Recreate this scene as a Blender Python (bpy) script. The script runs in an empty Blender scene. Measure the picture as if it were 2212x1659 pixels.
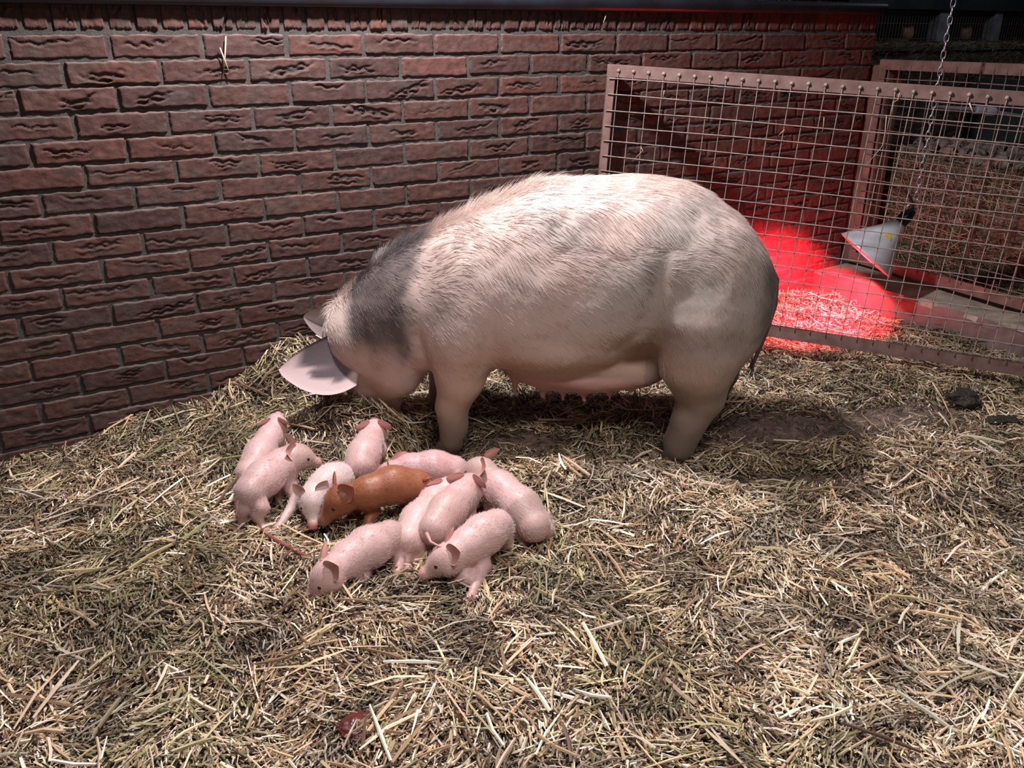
import bpy, math
import numpy as np
from mathutils import Vector, Matrix
RNG = np.random.default_rng(7)
scene = bpy.context.scene
COL = scene.collection
R = math.radians

# ------------------------------------------------------------------ camera
CAM = np.array([0.0014, -2.4338, 1.1448])
YAW, PITCH, FPX = 0.514099, -0.402202, 1788.4
cd = bpy.data.cameras.new('camera'); cam = bpy.data.objects.new('camera', cd); COL.objects.link(cam)
cam.location = CAM
cam.rotation_euler = (math.pi/2 + PITCH, 0, -YAW)
cd.sensor_fit = 'HORIZONTAL'; cd.sensor_width = 36; cd.lens = FPX/2212*36; cd.clip_start = .02
scene.camera = cam

# ------------------------------------------------------------------ world, lights, exposure
scene.view_settings.view_transform = 'Standard'
scene.view_settings.look = 'None'
scene.view_settings.gamma = 1
scene.view_settings.use_curve_mapping = False
scene.view_settings.exposure = 0.0
w = bpy.data.worlds.new('world'); scene.world = w; w.use_nodes = True
bg = w.node_tree.nodes['Background']; bg.inputs[0].default_value = (.62, .68, .85, 1); bg.inputs[1].default_value = .022

def light(name, kind, loc, energy, color, target=None, **kw):
    ld = bpy.data.lights.new(name, kind); ld.energy = energy; ld.color = color
    for k, v in kw.items(): setattr(ld, k, v)
    o = bpy.data.objects.new(name, ld); COL.objects.link(o); o.location = loc
    if target is not None:
        o.rotation_euler = (Vector(target)-Vector(loc)).to_track_quat('-Z', 'Y').to_euler()
    return o
light('ceiling_lamp', 'SPOT', (.80, -.52, 2.0), 175, (1, .955, .97), (.80, -.52, 0), spot_size=R(165), spot_blend=.5, shadow_soft_size=.045)
light('aisle_lamp', 'AREA', (.55, -2.35, 2.5), 15, (1, .95, .92), (.75, -1.75, 0), shape='RECTANGLE', size=1.2, size_y=.4, spread=R(100))
light('coop_fill', 'POINT', (5.2, .3, 2.3), 14, (.9, .92, 1), shadow_soft_size=.15)  # unseen fill added to brighten the dark coop front
HEAT_POS = None
scene.cycles.max_bounces = 5
scene.cycles.diffuse_bounces = 3
scene.cycles.use_denoising = True

# ------------------------------------------------------------------ helpers
def ray(x, y):
    fw = np.array([math.sin(YAW)*math.cos(PITCH), math.cos(YAW)*math.cos(PITCH), math.sin(PITCH)])
    rt = np.array([math.cos(YAW), -math.sin(YAW), 0]); up = np.cross(rt, fw)
    return fw + rt*(x-1106)/FPX + up*(829.5-y)/FPX
def at_z(x, y, z):
    d = ray(x, y); return CAM + d*(z-CAM[2])/d[2]
def at_y(x, y, Y):
    d = ray(x, y); return CAM + d*(Y-CAM[1])/d[1]
def at_d(x, y, t):
    return CAM + ray(x, y)*t

def hash3(i, j, k, s):
    n = (i.astype(np.int64)*374761393 + j.astype(np.int64)*668265263 + k.astype(np.int64)*2147483647 + s*974634777) & 0xffffffff
    n = ((n ^ (n >> 13))*1274126177) & 0xffffffff
    n = (n ^ (n >> 16)) & 0xffffffff
    return (n & 0xffff)/65535.0
def noise3(x, y, z, seed=0):
    x, y, z = np.broadcast_arrays(np.asarray(x, float), np.asarray(y, float), np.asarray(z, float))
    xi, yi, zi = np.floor(x), np.floor(y), np.floor(z)
    fx, fy, fz = x-xi, y-yi, z-zi
    fx, fy, fz = [f*f*(3-2*f) for f in (fx, fy, fz)]
    r = 0
    for a in (0, 1):
        for b in (0, 1):
            for c in (0, 1):
                r = r + hash3(xi+a, yi+b, zi+c, seed)*(fx if a else 1-fx)*(fy if b else 1-fy)*(fz if c else 1-fz)
    return r
def fbm(x, y, z=0, seed=0, o=3):
    r = 0; a = .5; f = 1
    for i in range(o):
        r = r + a*noise3(np.asarray(x)*f, np.asarray(y)*f, np.asarray(z)*f, seed+i*17); a *= .5; f *= 2.03
    return r/(1-.5**o)
def sstep(a, b, x):
    t = np.clip((x-a)/(b-a), 0, 1); return t*t*(3-2*t)
def lerp(a, b, t):
    a = np.asarray(a, float); b = np.asarray(b, float); t = np.asarray(t)[..., None]
    return a*(1-t)+b*t

def mesh_np(name, V, F, mats, col=None, smooth=True, midx=None, extra=None):
    """V (n,3), F (m,4) or (m,3) int array, col (n,3)"""
    me = bpy.data.meshes.new(name)
    V = np.ascontiguousarray(V, dtype=np.float32); F = np.ascontiguousarray(F, dtype=np.int32)
    k = F.shape[1]
    me.vertices.add(len(V)); me.vertices.foreach_set('co', V.ravel())
    me.loops.add(F.size); me.loops.foreach_set('vertex_index', F.ravel())
    me.polygons.add(len(F)); me.polygons.foreach_set('loop_start', np.arange(0, F.size, k, dtype=np.int32))
    if midx is not None: me.polygons.foreach_set('material_index', np.ascontiguousarray(midx, dtype=np.int32))
    me.update(calc_edges=True)
    me.polygons.foreach_set('use_smooth', np.full(len(F), smooth, dtype=bool))
    if col is not None:
        a = me.color_attributes.new('tint', 'FLOAT_COLOR', 'POINT')
        c = np.ones((len(V), 4), np.float32); c[:, :3] = col; a.data.foreach_set('color', c.ravel())
    for m in (mats if isinstance(mats, (list, tuple)) else [mats]): me.materials.append(m)
    return me
def link(name, me, parent=None):
    o = bpy.data.objects.new(name, me); COL.objects.link(o)
    if parent is not None: o.parent = parent
    return o
def tag(o, label=None, cat=None, group=None, kind=None):
    if label: o['label'] = label
    if cat: o['category'] = cat
    if group: o['group'] = group
    if kind: o['kind'] = kind
    return o
def empty(name, loc, label, cat, group=None, rot=(0, 0, 0)):
    o = bpy.data.objects.new(name, None); COL.objects.link(o); o.location = loc; o.rotation_euler = rot
    o.empty_display_size = .05
    return tag(o, label, cat, group)

class MB:
    """collects boxes, tubes, lathes into one mesh (mixed polygons)"""
    def __init__(s): s.v = []; s.f = []
    def add(s, V, F):
        n = len(s.v); s.v += [tuple(map(float, p)) for p in V]; s.f += [tuple(int(i)+n for i in f) for f in F]
    def box(s, lo, hi, bev=0.0, M=None):
        lo = np.array(lo, float); hi = np.array(hi, float)
        if bev <= 0:
            c = [(x, y, z) for x in (lo[0], hi[0]) for y in (lo[1], hi[1]) for z in (lo[2], hi[2])]
            F = [(0, 1, 3, 2), (4, 6, 7, 5), (0, 4, 5, 1), (2, 3, 7, 6), (0, 2, 6, 4), (1, 5, 7, 3)]
        else:
            import bmesh
            bm = bmesh.new(); bmesh.ops.create_cube(bm, size=1)
            for v in bm.verts: v.co = Vector([(lo[i]+hi[i])/2 + v.co[i]*(hi[i]-lo[i]) for i in range(3)])
            bmesh.ops.bevel(bm, geom=bm.edges[:], offset=bev, segments=2, affect='EDGES', profile=.5)
            bm.verts.index_update()
            c = [tuple(v.co) for v in bm.verts]; F = [tuple(v.index for v in f.verts) for f in bm.faces]; bm.free()
        if M is not None: c = [tuple(M @ Vector(p)) for p in c]
        s.add(c, F)
    def tube(s, pts, rad, n=8, cap=True):
        pts = [Vector(p) for p in pts]; m = len(pts)
        rad = [rad]*m if not hasattr(rad, '__len__') else rad
        V = []; F = []
        t0 = (pts[1]-pts[0]).normalized(); u = t0.orthogonal().normalized()
        for i, p in enumerate(pts):
            t = (pts[min(i+1, m-1)]-pts[max(i-1, 0)]).normalized()
            u = (u - t*u.dot(t)).normalized(); b = t.cross(u)
            for k in range(n):
                a = 2*math.pi*k/n; V.append(p + (u*math.cos(a)+b*math.sin(a))*rad[i])
        for i in range(m-1):
            for k in range(n):
                F.append((i*n+k, i*n+(k+1) % n, (i+1)*n+(k+1) % n, (i+1)*n+k))
        if cap: F.append(tuple(range(n))[::-1]); F.append(tuple((m-1)*n+k for k in range(n)))
        s.add(V, F)
    def lathe(s, prof, org, axis, n=32):
        """prof list of (r, h) along axis from org"""
        ax = Vector(axis).normalized(); u = ax.orthogonal().normalized(); b = ax.cross(u); org = Vector(org)
        V = []; F = []
        for r, h in prof:
            for k in range(n):
                a = 2*math.pi*k/n; V.append(org + ax*h + (u*math.cos(a)+b*math.sin(a))*r)
        for i in range(len(prof)-1):
            for k in range(n): F.append((i*n+k, i*n+(k+1) % n, (i+1)*n+(k+1) % n, (i+1)*n+k))
        s.add(V, F)
    def build(s, name, mat, parent=None, smooth=False):
        me = bpy.data.meshes.new(name); me.from_pydata(s.v, [], s.f); me.materials.append(mat)
        me.polygons.foreach_set('use_smooth', [smooth]*len(me.polygons)); me.update()
        return link(name, me, parent)

# ------------------------------------------------------------------ materials
def mat(name, color=(.5, .5, .5), rough=.6, metal=0, tint=False, nscale=0, namt=.3, bump=0, bscale=40, spec=.5, emis=None, sss=0, sheen=0, dist=.002, ndark=None, ior=None):
    m = bpy.data.materials.new(name); m.use_nodes = True; nt = m.node_tree; N = nt.nodes; L = nt.links
    b = N['Principled BSDF']; b.inputs['Roughness'].default_value = rough; b.inputs['Metallic'].default_value = metal
    b.inputs['Specular IOR Level'].default_value = spec
    b.inputs['Base Color'].default_value = (*color, 1)
    src = None
    if tint:
        a = N.new('ShaderNodeAttribute'); a.attribute_name = 'tint'; src = a.outputs['Color']
    else:
        c = N.new('ShaderNodeRGB'); c.outputs[0].default_value = (*color, 1); src = c.outputs[0]
    tc = N.new('ShaderNodeTexCoord')
    if nscale:
        n = N.new('ShaderNodeTexNoise'); n.inputs['Scale'].default_value = nscale; n.inputs['Detail'].default_value = 5
        L.new(tc.outputs['Object'], n.inputs['Vector'])
        mr = N.new('ShaderNodeMapRange'); mr.inputs[1].default_value = .3; mr.inputs[2].default_value = .7
        L.new(n.outputs['Fac'], mr.inputs[0])
        mx = N.new('ShaderNodeMix'); mx.data_type = 'RGBA'; mx.blend_type = 'MIX' if ndark else 'MULTIPLY'
        if ndark:
            L.new(src, mx.inputs[6]); mx.inputs[7].default_value = (*ndark, 1); L.new(mr.outputs[0], mx.inputs[0])
        else:
            mx.inputs[0].default_value = 1; L.new(src, mx.inputs[6])
            mr2 = N.new('ShaderNodeMapRange'); mr2.inputs[1].default_value = .3; mr2.inputs[2].default_value = .7
            mr2.inputs[3].default_value = 1-namt; mr2.inputs[4].default_value = 1+namt*.5
            L.new(n.outputs['Fac'], mr2.inputs[0]); L.new(mr2.outputs[0], mx.inputs[7])
        src = mx.outputs[2]
    L.new(src, b.inputs['Base Color'])
    if bump:
        n2 = N.new('ShaderNodeTexNoise'); n2.inputs['Scale'].default_value = bscale; n2.inputs['Detail'].default_value = 6
        L.new(tc.outputs['Object'], n2.inputs['Vector'])
        bp = N.new('ShaderNodeBump'); bp.inputs['Strength'].default_value = bump; bp.inputs['Distance'].default_value = dist
        L.new(n2.outputs['Fac'], bp.inputs['Height']); L.new(bp.outputs[0], b.inputs['Normal'])
    if emis:
        b.inputs['Emission Color'].default_value = (*emis[0], 1); b.inputs['Emission Strength'].default_value = emis[1]
    if sss:
        b.inputs['Subsurface Weight'].default_value = sss; b.inputs['Subsurface Radius'].default_value = (.012, .005, .003); b.inputs['Subsurface Scale'].default_value = 1
    if sheen:
        b.inputs['Sheen Weight'].default_value = sheen; b.inputs['Sheen Roughness'].default_value = .4
    return m
M_BRICK = mat('brick', tint=True, rough=.75, nscale=55, namt=.35, bump=.6, bscale=160, dist=.0015, spec=.35)
M_MORTAR = mat('mortar', (.082, .072, .066), rough=.95, nscale=30, namt=.35, bump=.8, bscale=220, dist=.002)
M_CAP = mat('cap_steel', (.020, .022, .034), rough=.35, nscale=9, namt=.5, ndark=(.012, .010, .010), bump=.1, bscale=50)
M_RUST = mat('rusty_paint', (.27, .165, .15), rough=.6, nscale=22, ndark=(.16, .085, .07), bump=.35, bscale=120)
M_RUST2 = mat('rusty_frame', (.23, .15, .135), rough=.7, nscale=18, ndark=(.12, .07, .055), bump=.4, bscale=90)
M_WIRE = mat('dusty_wire', (.36, .27, .245), rough=.6, nscale=60, namt=.4)
M_WIRE2 = mat('dark_wire', (.24, .175, .15), rough=.6, nscale=60, namt=.4)
M_STRAW = mat('straw', tint=True, rough=.5, spec=.45)
M_DIRT = mat('dirt', tint=True, rough=.8, nscale=40, namt=.5, bump=.8, bscale=60, dist=.01)
M_SKIN = mat('pig_skin', tint=True, rough=.5, sss=.10, sheen=.12, bump=.25, bscale=90, dist=.002)
M_PIGLET = mat('piglet_skin', tint=True, rough=.48, sss=.12, sheen=.25, bump=.12, bscale=200, dist=.001)
M_EAR = mat('ear_skin', tint=True, rough=.65, spec=.25, bump=.25, bscale=90, dist=.002)
M_EYE = mat('eye', (.012, .010, .010), rough=.12)
M_HOOF = mat('hoof', (.085, .06, .05), rough=.5, nscale=30, namt=.4)
M_CONC = mat('concrete', (.40, .34, .28), rough=.9, nscale=14, namt=.35, bump=.8, bscale=60, dist=.004)
M_CURBF = mat('curb_face', (.21, .15, .14), rough=.8, nscale=10, namt=.35, bump=.5, bscale=50, dist=.003)
M_ALU = mat('aluminium', (.86, .87, .93), rough=.30, metal=.35, nscale=12, namt=.12)
M_ALUIN = mat('shade_inside', (.8, .55, .5), rough=.4, metal=.5)
M_BLACK = mat('black_plastic', (.015, .015, .017), rough=.35)
M_YEL = mat('yellow_sticker', (.75, .55, .05), rough=.5)
M_CHAIN = mat('chain_steel', (.55, .57, .62), rough=.35, metal=.85)
M_WOOD = mat('old_wood', (.15, .095, .075), rough=.85, nscale=9, namt=.5, bump=.7, bscale=30, dist=.004)
M_GREYWOOD = mat('grey_wood', (.30, .30, .33), rough=.8, nscale=14, namt=.4, bump=.5, bscale=40)
M_DARK = mat('dark_board', (.03, .035, .04), rough=.9, nscale=5, namt=.5)
M_HEN = mat('hen_feathers', (.42, .24, .17), rough=.9, nscale=30, namt=.4)
M_RED = mat('red_skin', (.45, .05, .03), rough=.5)
M_DUNG = mat('dung', (.035, .026, .02), rough=.7, nscale=35, namt=.5, bump=1, bscale=70, dist=.006)
M_WET = mat('wet_membrane', (.13, .03, .026), rough=.08, nscale=45, namt=.5, bump=.8, bscale=60, dist=.006)
M_CORD = mat('dried_cord', (.30, .10, .085), rough=.45, nscale=60, namt=.4, bump=.6, bscale=150)
M_PVC = mat('pale_pipe', (.50, .47, .55), rough=.5, nscale=20, namt=.3)
M_HAIR = mat('bristle', tint=True, rough=.34, spec=.6)

# ------------------------------------------------------------------ ground height
HEADP = np.array([.56, -.28])
def gh(x, y):
    x = np.asarray(x, float); y = np.asarray(y, float)
    h = .088 + .030*(fbm(x*2.2+3, y*2.2+1, 0, 5, 3)-.5)*2 + .022*(fbm(x*8, y*8, 0, 9, 3)-.5)*2
    def g(cx, cy, sx, sy, a, ang=0):
        dx, dy = x-cx, y-cy; c, s = math.cos(ang), math.sin(ang)
        u = dx*c+dy*s; v = -dx*s+dy*c
        return a*np.exp(-(u/sx)**2-(v/sy)**2)
    h = h + g(.60, .02, .21, .18, .185) + g(.56, -.38, .19, .11, .12) + g(.22, .02, .14, .15, .03) - g(-.25, .0, .3, .25, .045)
    h = h + g(.69, -.455, .085, .06, .060) - g(.845, -.575, .075, .06, .032) - g(1.36, -.93, .06, .06, .018) + g(1.02, -.93, .26, .09, .05, -.55) + g(.2, -1.15, .5, .3, .02)
    h = h - g(.80, -.60, .12, .10, .02) - g(1.75, -.95, .30, .14, .035, -.35) + g(2.3, -.9, .5, .12, .03, -.85)
    h = h + g(1.35, -.35, .25, .2, .015)
    return np.maximum(h, .02)

# ------------------------------------------------------------------ brick wall
def build_wall():
    J = .222; K = .062; nx, nz = 46, 20
    us = np.linspace(-1, 1, nx); vs = np.linspace(-1, 1, nz)
    # concentrate samples toward the rim
    us = np.sign(us)*np.abs(us)**.85; vs = np.sign(vs)*np.abs(vs)**.9
    U, W = np.meshgrid(us, vs, indexing='ij')
    gi = np.arange(nx*nz).reshape(nx, nz)
    F0 = np.stack([gi[:-1, :-1], gi[1:, :-1], gi[1:, 1:], gi[:-1, 1:]], -1).reshape(-1, 4)
    AV, AF, AC = [], [], []
    cnt = 0
    def brick(x0, x1, z0, z1, seed, vertical=False):
        nonlocal cnt
        r = np.random.default_rng(seed)
        cx, cz, hx, hz = (x0+x1)/2+r.normal(0, .0008), (z0+z1)/2+r.normal(0, .0008), (x1-x0)/2, (z1-z0)/2
        wob = .0026
        X = cx + U*hx + wob*(fbm(W*3+seed, U*7, 0, seed % 91, 2)-.5)*2*(np.abs(U) > .9)
        Z = cz + W*hz + wob*1.3*(fbm(U*6+seed, W*2, 1, seed % 97, 2)-.5)*2*np.abs(W)
        L_, S_ = (W*hz, U*hx) if vertical else (U*hx, W*hz)   # long, short coordinate
        hl, hs = (hz, hx) if vertical else (hx, hz)
        edge = np.minimum(hx-np.abs(U)*hx, hz-np.abs(W)*hz)
        rr = .0042
        y = np.where(edge < rr, .0065*(1-np.sqrt(np.clip(1-((rr-edge)/rr)**2, 0, 1))), 0)
        tilt = r.normal(0, .004)
        y = y - .0035*r.random() + tilt*S_ + .0022*(fbm(L_*45+seed, S_*60, 0, seed % 83, 3)-.5)*2
        deep = 0*y
        if r.random() < .8:
            c0 = r.normal(0, hl*.22); s0 = r.uniform(-.15, .5)*hs; hw = r.uniform(.35, .85)*hl; tl = r.normal(0, .12); cu = r.uniform(-.012, .02)
            for q in range(r.integers(1, 4)):
                t = (L_-c0)/hw
                mask = np.clip(1-t*t, 0, 1)**.6
                ce = s0 + tl*(L_-c0) + cu*(t*t-.3)*(1 if q % 2 == 0 else -1)*.5 + .0022*np.sin(L_*180+seed+q) + .004*(noise3(L_*60+q*9, seed % 50, 0, 3)-.5)*2
                wdt = r.uniform(.0014, .0034)
                gr = np.exp(-((S_-ce)/wdt)**2)*mask
                lip = np.exp(-((S_-ce+wdt*2.2)/(wdt*1.6))**2)*mask
                y = y + gr*r.uniform(.005, .011) - lip*.002
                deep = deep + gr
                s0 -= r.uniform(.12, .34)*hs; c0 += r.normal(0, .01); hw *= .85
        base = np.array([.112, .052, .044])*(1+r.normal(0, .07))
        t = r.random()
        if t < .25: base = base*np.array([.80, .86, .92])
        elif t > .85: base = base*np.array([1.14, 1.02, .98])
        n_ = fbm(X*26, Z*40, seed*.37, 4, 3)
        C = base[None, None]*(.80+.42*n_)[..., None]
        grey = sstep(.50, .75, fbm(X*14+5, Z*22, seed, 12, 2))*.45
        C = lerp(C, (.088, .068, .060), grey)
        C = C*(1-.55*np.clip(deep, 0, 1))[..., None]
        C = lerp(C, (.25, .20, .18), sstep(.80, .97, W)*.40*(.3+n_))  # pale dusty top edge, with the grazing highlight painted into the brick colour
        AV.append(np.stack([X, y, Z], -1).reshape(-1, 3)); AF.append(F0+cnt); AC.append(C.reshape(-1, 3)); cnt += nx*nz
    XE = 3.06
    for k in range(1, 20):
        zt = 1.2-K*k; off = 0 if k % 2 else .5
        for j in range(-6, 14):
            x0 = (j+off)*J + .0037; x1 = (j+1+off)*J-.0037
            if x0 > XE-.03: continue
            brick(x0, min(x1, XE), zt-.0535, zt+.0010, k*131+j*7+1000)
    x = -1.2; q = 0
    while x < XE:
        brick(x+.005, min(x+.057, XE), 1.150, 1.25, 9000+q, vertical=True); x += .062; q += 1
    V = np.concatenate(AV); F = np.concatenate(AF); C = np.concatenate(AC)
    nb = len(F)
    # mortar sheet, recessed
    nxm, nzm = 400, 130
    xs = np.linspace(-1.25, XE, nxm); zs = np.linspace(0, 1.25, nzm)
    X, Z = np.meshgrid(xs, zs, indexing='ij')
    Y = .0032 + .0025*(fbm(X*30, Z*30, 0, 31, 3)-.5)*2
    gi = np.arange(nxm*nzm).reshape(nxm, nzm)+len(V)
    Fm = np.stack([gi[:-1, :-1], gi[1:, :-1], gi[1:, 1:], gi[:-1, 1:]], -1).reshape(-1, 4)
    V2 = np.stack([X, Y, Z], -1).reshape(-1, 3)
    # core
    bx = np.array([(a, b, c) for a in (-1.25, XE-.002) for b in (.012, .21) for c in (0, 1.25)]) ; n0 = len(V)+len(V2)
    Fb = np.array([(0, 1, 3, 2), (4, 6, 7, 5), (0, 4, 5, 1), (2, 3, 7, 6), (0, 2, 6, 4), (1, 5, 7, 3)])+n0
    V = np.concatenate([V, V2, bx]); C = np.concatenate([C, np.full((len(V2), 3), .1), np.full((8, 3), .1)])
    F = np.concatenate([F, Fm, Fb]); mi = np.zeros(len(F), int); mi[nb:] = 1
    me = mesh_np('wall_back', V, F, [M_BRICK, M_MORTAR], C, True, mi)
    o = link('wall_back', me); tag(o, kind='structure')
    # steel cap with a rounded nose
    prof = []
    zc, rr = 1.2275, .0225
    for a in np.linspace(-90, -270, 14): prof.append((-.010+rr*math.cos(R(a)), zc+rr*math.sin(R(a))))
    prof = [(.006, zc-rr)] + prof + [(.22, zc+rr), (.22, zc-rr)]
    mb = MB(); n = len(prof)
    Vc = [(x, p[0], p[1]) for x in np.linspace(-1.25, XE+.012, 30) for p in prof]
    Fc = [(i*n+k, i*n+(k+1) % n, (i+1)*n+(k+1) % n, (i+1)*n+k) for i in range(29) for k in range(n)]
    Fc += [tuple(range(n)), tuple(29*n+k for k in range(n))[::-1]]
    mb.add(Vc, Fc); c = mb.build('trim_1', M_CAP, smooth=False); tag(c, kind='structure')
build_wall()

# ------------------------------------------------------------------ straw
def visible_mask(P, m=1.12):
    fw = np.array([math.sin(YAW)*math.cos(PITCH), math.cos(YAW)*math.cos(PITCH), math.sin(PITCH)])
    rt = np.array([math.cos(YAW), -math.sin(YAW), 0]); up = np.cross(rt, fw)
    d = P-CAM; z = d@fw
    return (z > .3) & (np.abs(d@rt) < z*1106/FPX*m) & (np.abs(d@up) < z*829.5/FPX*m)
def stalks(P, length, width, yaw, pitch, col, roll=None, bend=.07, rng=RNG):
    """folded strips: 3 along x 3 across"""
    n = len(P)
    d = np.stack([np.cos(yaw)*np.cos(pitch), np.sin(yaw)*np.cos(pitch), np.sin(pitch)], -1)
    s = np.stack([-np.sin(yaw), np.cos(yaw), 0*yaw], -1)
    u = np.cross(d, s)
    if roll is None: roll = rng.uniform(-.9, .9, n)
    s2 = s*np.cos(roll)[:, None]+u*np.sin(roll)[:, None]; u2 = -s*np.sin(roll)[:, None]+u*np.cos(roll)[:, None]
    bz = rng.normal(0, bend, n)*length; bs = rng.normal(0, bend, n)*length
    V = np.zeros((n, 3, 3, 3), np.float32)
    taper = [rng.uniform(.35, 1, n), np.ones(n), rng.uniform(.35, 1, n)]
    for i, t in enumerate((-.5, 0, .5)):
        c = P + d*(t*length)[:, None]
        if i == 1: c = c + u2*bz[:, None]*.6 + s2*bs[:, None]*.6
        for j, q in enumerate((-1, 0, 1)):
            V[:, i, j] = c + s2*(q*width*.5*taper[i])[:, None] + u2*((.38*width*taper[i]) if q == 0 else 0*width)[:, None]
    idx = np.arange(n*9).reshape(n, 3, 3)
    F = np.stack([idx[:, :-1, :-1], idx[:, 1:, :-1], idx[:, 1:, 1:], idx[:, :-1, 1:]], -1).reshape(-1, 4)
    C = np.repeat(col, 9, axis=0)
    return V.reshape(-1, 3), F, C
PAL = np.array([[.60, .47, .32], [.48, .36, .22], [.70, .60, .47], [.36, .245, .15], [.21, .135, .085], [.40, .35, .19], [.29, .27, .14], [.84, .77, .66], [.13, .08, .055]])
def straw_cols(n, rng, green=None, light=None):
    base = np.array([.18, .17, .16, .15, .15, .045, .03, .07, .09])
    W = np.tile(base, (n, 1))
    if green is not None:
        W[:, [5, 6]] += green[:, None]*np.array([.35, .38]); W[:, [0, 2, 7]] *= (1-.75*green)[:, None]
    if light is not None:
        W[:, [0, 2, 7]] *= (1+1.6*light)[:, None]; W[:, [3, 4, 8]] *= (1-.6*light)[:, None]
    cw = np.cumsum(W/W.sum(1, keepdims=True), 1)
    k = (rng.random(n)[:, None] > cw).sum(1).clip(0, 8)
    return PAL[k]*np.array([.90, .86, .84])*rng.uniform(.66, 1.18, (n, 1))*(1+rng.normal(0, .03, (n, 3)))

MUD = [(at_z(1700, 925, .08), .36, .12), (at_z(1130, 965, .08), .17, .06), (at_z(1950, 905, .08), .26, .08), (at_z(1720, 1040, .08), .17, .045)]
def mud(x, y):
    m = 1.1*np.exp(-((x-.836)**2+(y+.582)**2)/.045**2)
    for c, sx, sy in MUD:
        a = -.5; dx, dy = x-c[0], y-c[1]; u = dx*math.cos(a)+dy*math.sin(a); v = -dx*math.sin(a)+dy*math.cos(a)
        m = np.maximum(m, np.exp(-(u/sx)**2-(v/sy)**2))
    return m
def build_floor_and_straw():
    mb = MB(); mb.box((-1.25, -3.0, -.06), (3.4, .21, 0)); f = mb.build('floor', M_CONC); tag(f, kind='structure')
    xs = np.arange(-1.2, 2.93, .0125); ys = np.arange(-2.75, -.002, .0125)
    X, Y = np.meshgrid(xs, ys, indexing='ij')
    H = gh(X, Y) - .006
    C = lerp(np.array([.075, .05, .034]), [.19, .125, .105], np.clip(mud(X, Y)*1.6, 0, 1))
    C = C*(.6+.8*fbm(X*25, Y*25, 0, 77, 3))[..., None]
    nx, ny = X.shape
    gi = np.arange(nx*ny).reshape(nx, ny)
    F = np.stack([gi[:-1, :-1], gi[1:, :-1], gi[1:, 1:], gi[:-1, 1:]], -1).reshape(-1, 4)
    VV = [np.stack([X, Y, H], -1).reshape(-1, 3)]; FF = [F]; CC = [C.reshape(-1, 3)]; n0 = nx*ny; nb = len(F)
    rng = np.random.default_rng(11)
    def layer(N, lmin, lmax, wd, zoff, pit, seedcol, bright=1.0, dens=None):
        nonlocal n0
        x = rng.uniform(-1.2, 2.93, N); y = -2.6+2.6*rng.random(N)
        P = np.stack([x, y, gh(x, y)], -1)
        keep = visible_mask(P, 1.28)
        m = mud(x, y); keep &= rng.random(N) > m*1.25*(dens if dens is not None else 1)
        near = np.linalg.norm(P-CAM, axis=1); keep &= rng.random(N) < np.clip(1.25-(near-1.2)*.25, .55, 1)
        P = P[keep]; n = len(P)
        L = lmin*np.exp(rng.random(n)**1.6*math.log(lmax/lmin)); Wd = wd*rng.uniform(.55, 1.25, n)*(1+.25*(L > .07))
        P[:, 2] += rng.uniform(zoff[0], zoff[1], n)
        e = .02
        gx = (gh(P[:, 0]+e, P[:, 1])-gh(P[:, 0]-e, P[:, 1]))/(2*e); gy = (gh(P[:, 0], P[:, 1]+e)-gh(P[:, 0], P[:, 1]-e))/(2*e)
        # clumps share a direction
        yawc = fbm(P[:, 0]*4, P[:, 1]*4, 0, 41, 2)*4*math.pi
        yaw = np.where(rng.random(n) < .60, yawc+rng.normal(0, .38, n), rng.uniform(0, 2*math.pi, n))
        slope = np.arctan(gx*np.cos(yaw)+gy*np.sin(yaw))
        pitch = slope+rng.normal(0, pit, n)*np.clip(.05/L, .35, 1.3)
        P[:, 1] = np.minimum(P[:, 1], -.012-np.abs(np.sin(yaw))*L*.5*np.cos(pitch))
        green = sstep(.52, .72, fbm(P[:, 0]*2.6+7, P[:, 1]*2.6, 0, 61, 3))
        gz = np.exp(-(((P[:, 0]-1.22)*.83-(P[:, 1]+.72)*.56)/.34)**2-(((P[:, 0]-1.22)*.56+(P[:, 1]+.72)*.83)/.11)**2)
        green = np.clip(green*.8+gz*.9+.35*sstep(1.6, 2.6, P[:, 0]), 0, 1)
        light = sstep(.50, .68, fbm(P[:, 0]*3.1+2, P[:, 1]*3.1+9, 0, 71, 3))*(1-gz)
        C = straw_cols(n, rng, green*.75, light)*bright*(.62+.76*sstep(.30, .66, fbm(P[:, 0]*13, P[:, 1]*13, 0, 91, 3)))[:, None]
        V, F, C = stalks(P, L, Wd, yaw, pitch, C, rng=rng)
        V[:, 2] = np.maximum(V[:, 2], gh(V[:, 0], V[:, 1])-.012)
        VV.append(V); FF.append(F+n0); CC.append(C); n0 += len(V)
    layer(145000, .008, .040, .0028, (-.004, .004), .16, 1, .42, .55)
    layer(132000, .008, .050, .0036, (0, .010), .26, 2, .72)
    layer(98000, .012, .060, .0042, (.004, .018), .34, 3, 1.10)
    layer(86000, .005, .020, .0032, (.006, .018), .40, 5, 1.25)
    layer(6500, .05, .14, .0050, (.012, .026), .18, 4, 1.25, 1.1)
    V = np.concatenate(VV); F = np.concatenate(FF); C = np.concatenate(CC)
    mi = np.zeros(len(F), int); mi[:nb] = 1
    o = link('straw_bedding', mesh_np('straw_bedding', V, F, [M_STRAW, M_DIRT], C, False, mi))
    tag(o, 'loose golden and greenish straw bedding covering the pen floor', 'straw', kind='stuff')
build_floor_and_straw()

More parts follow.
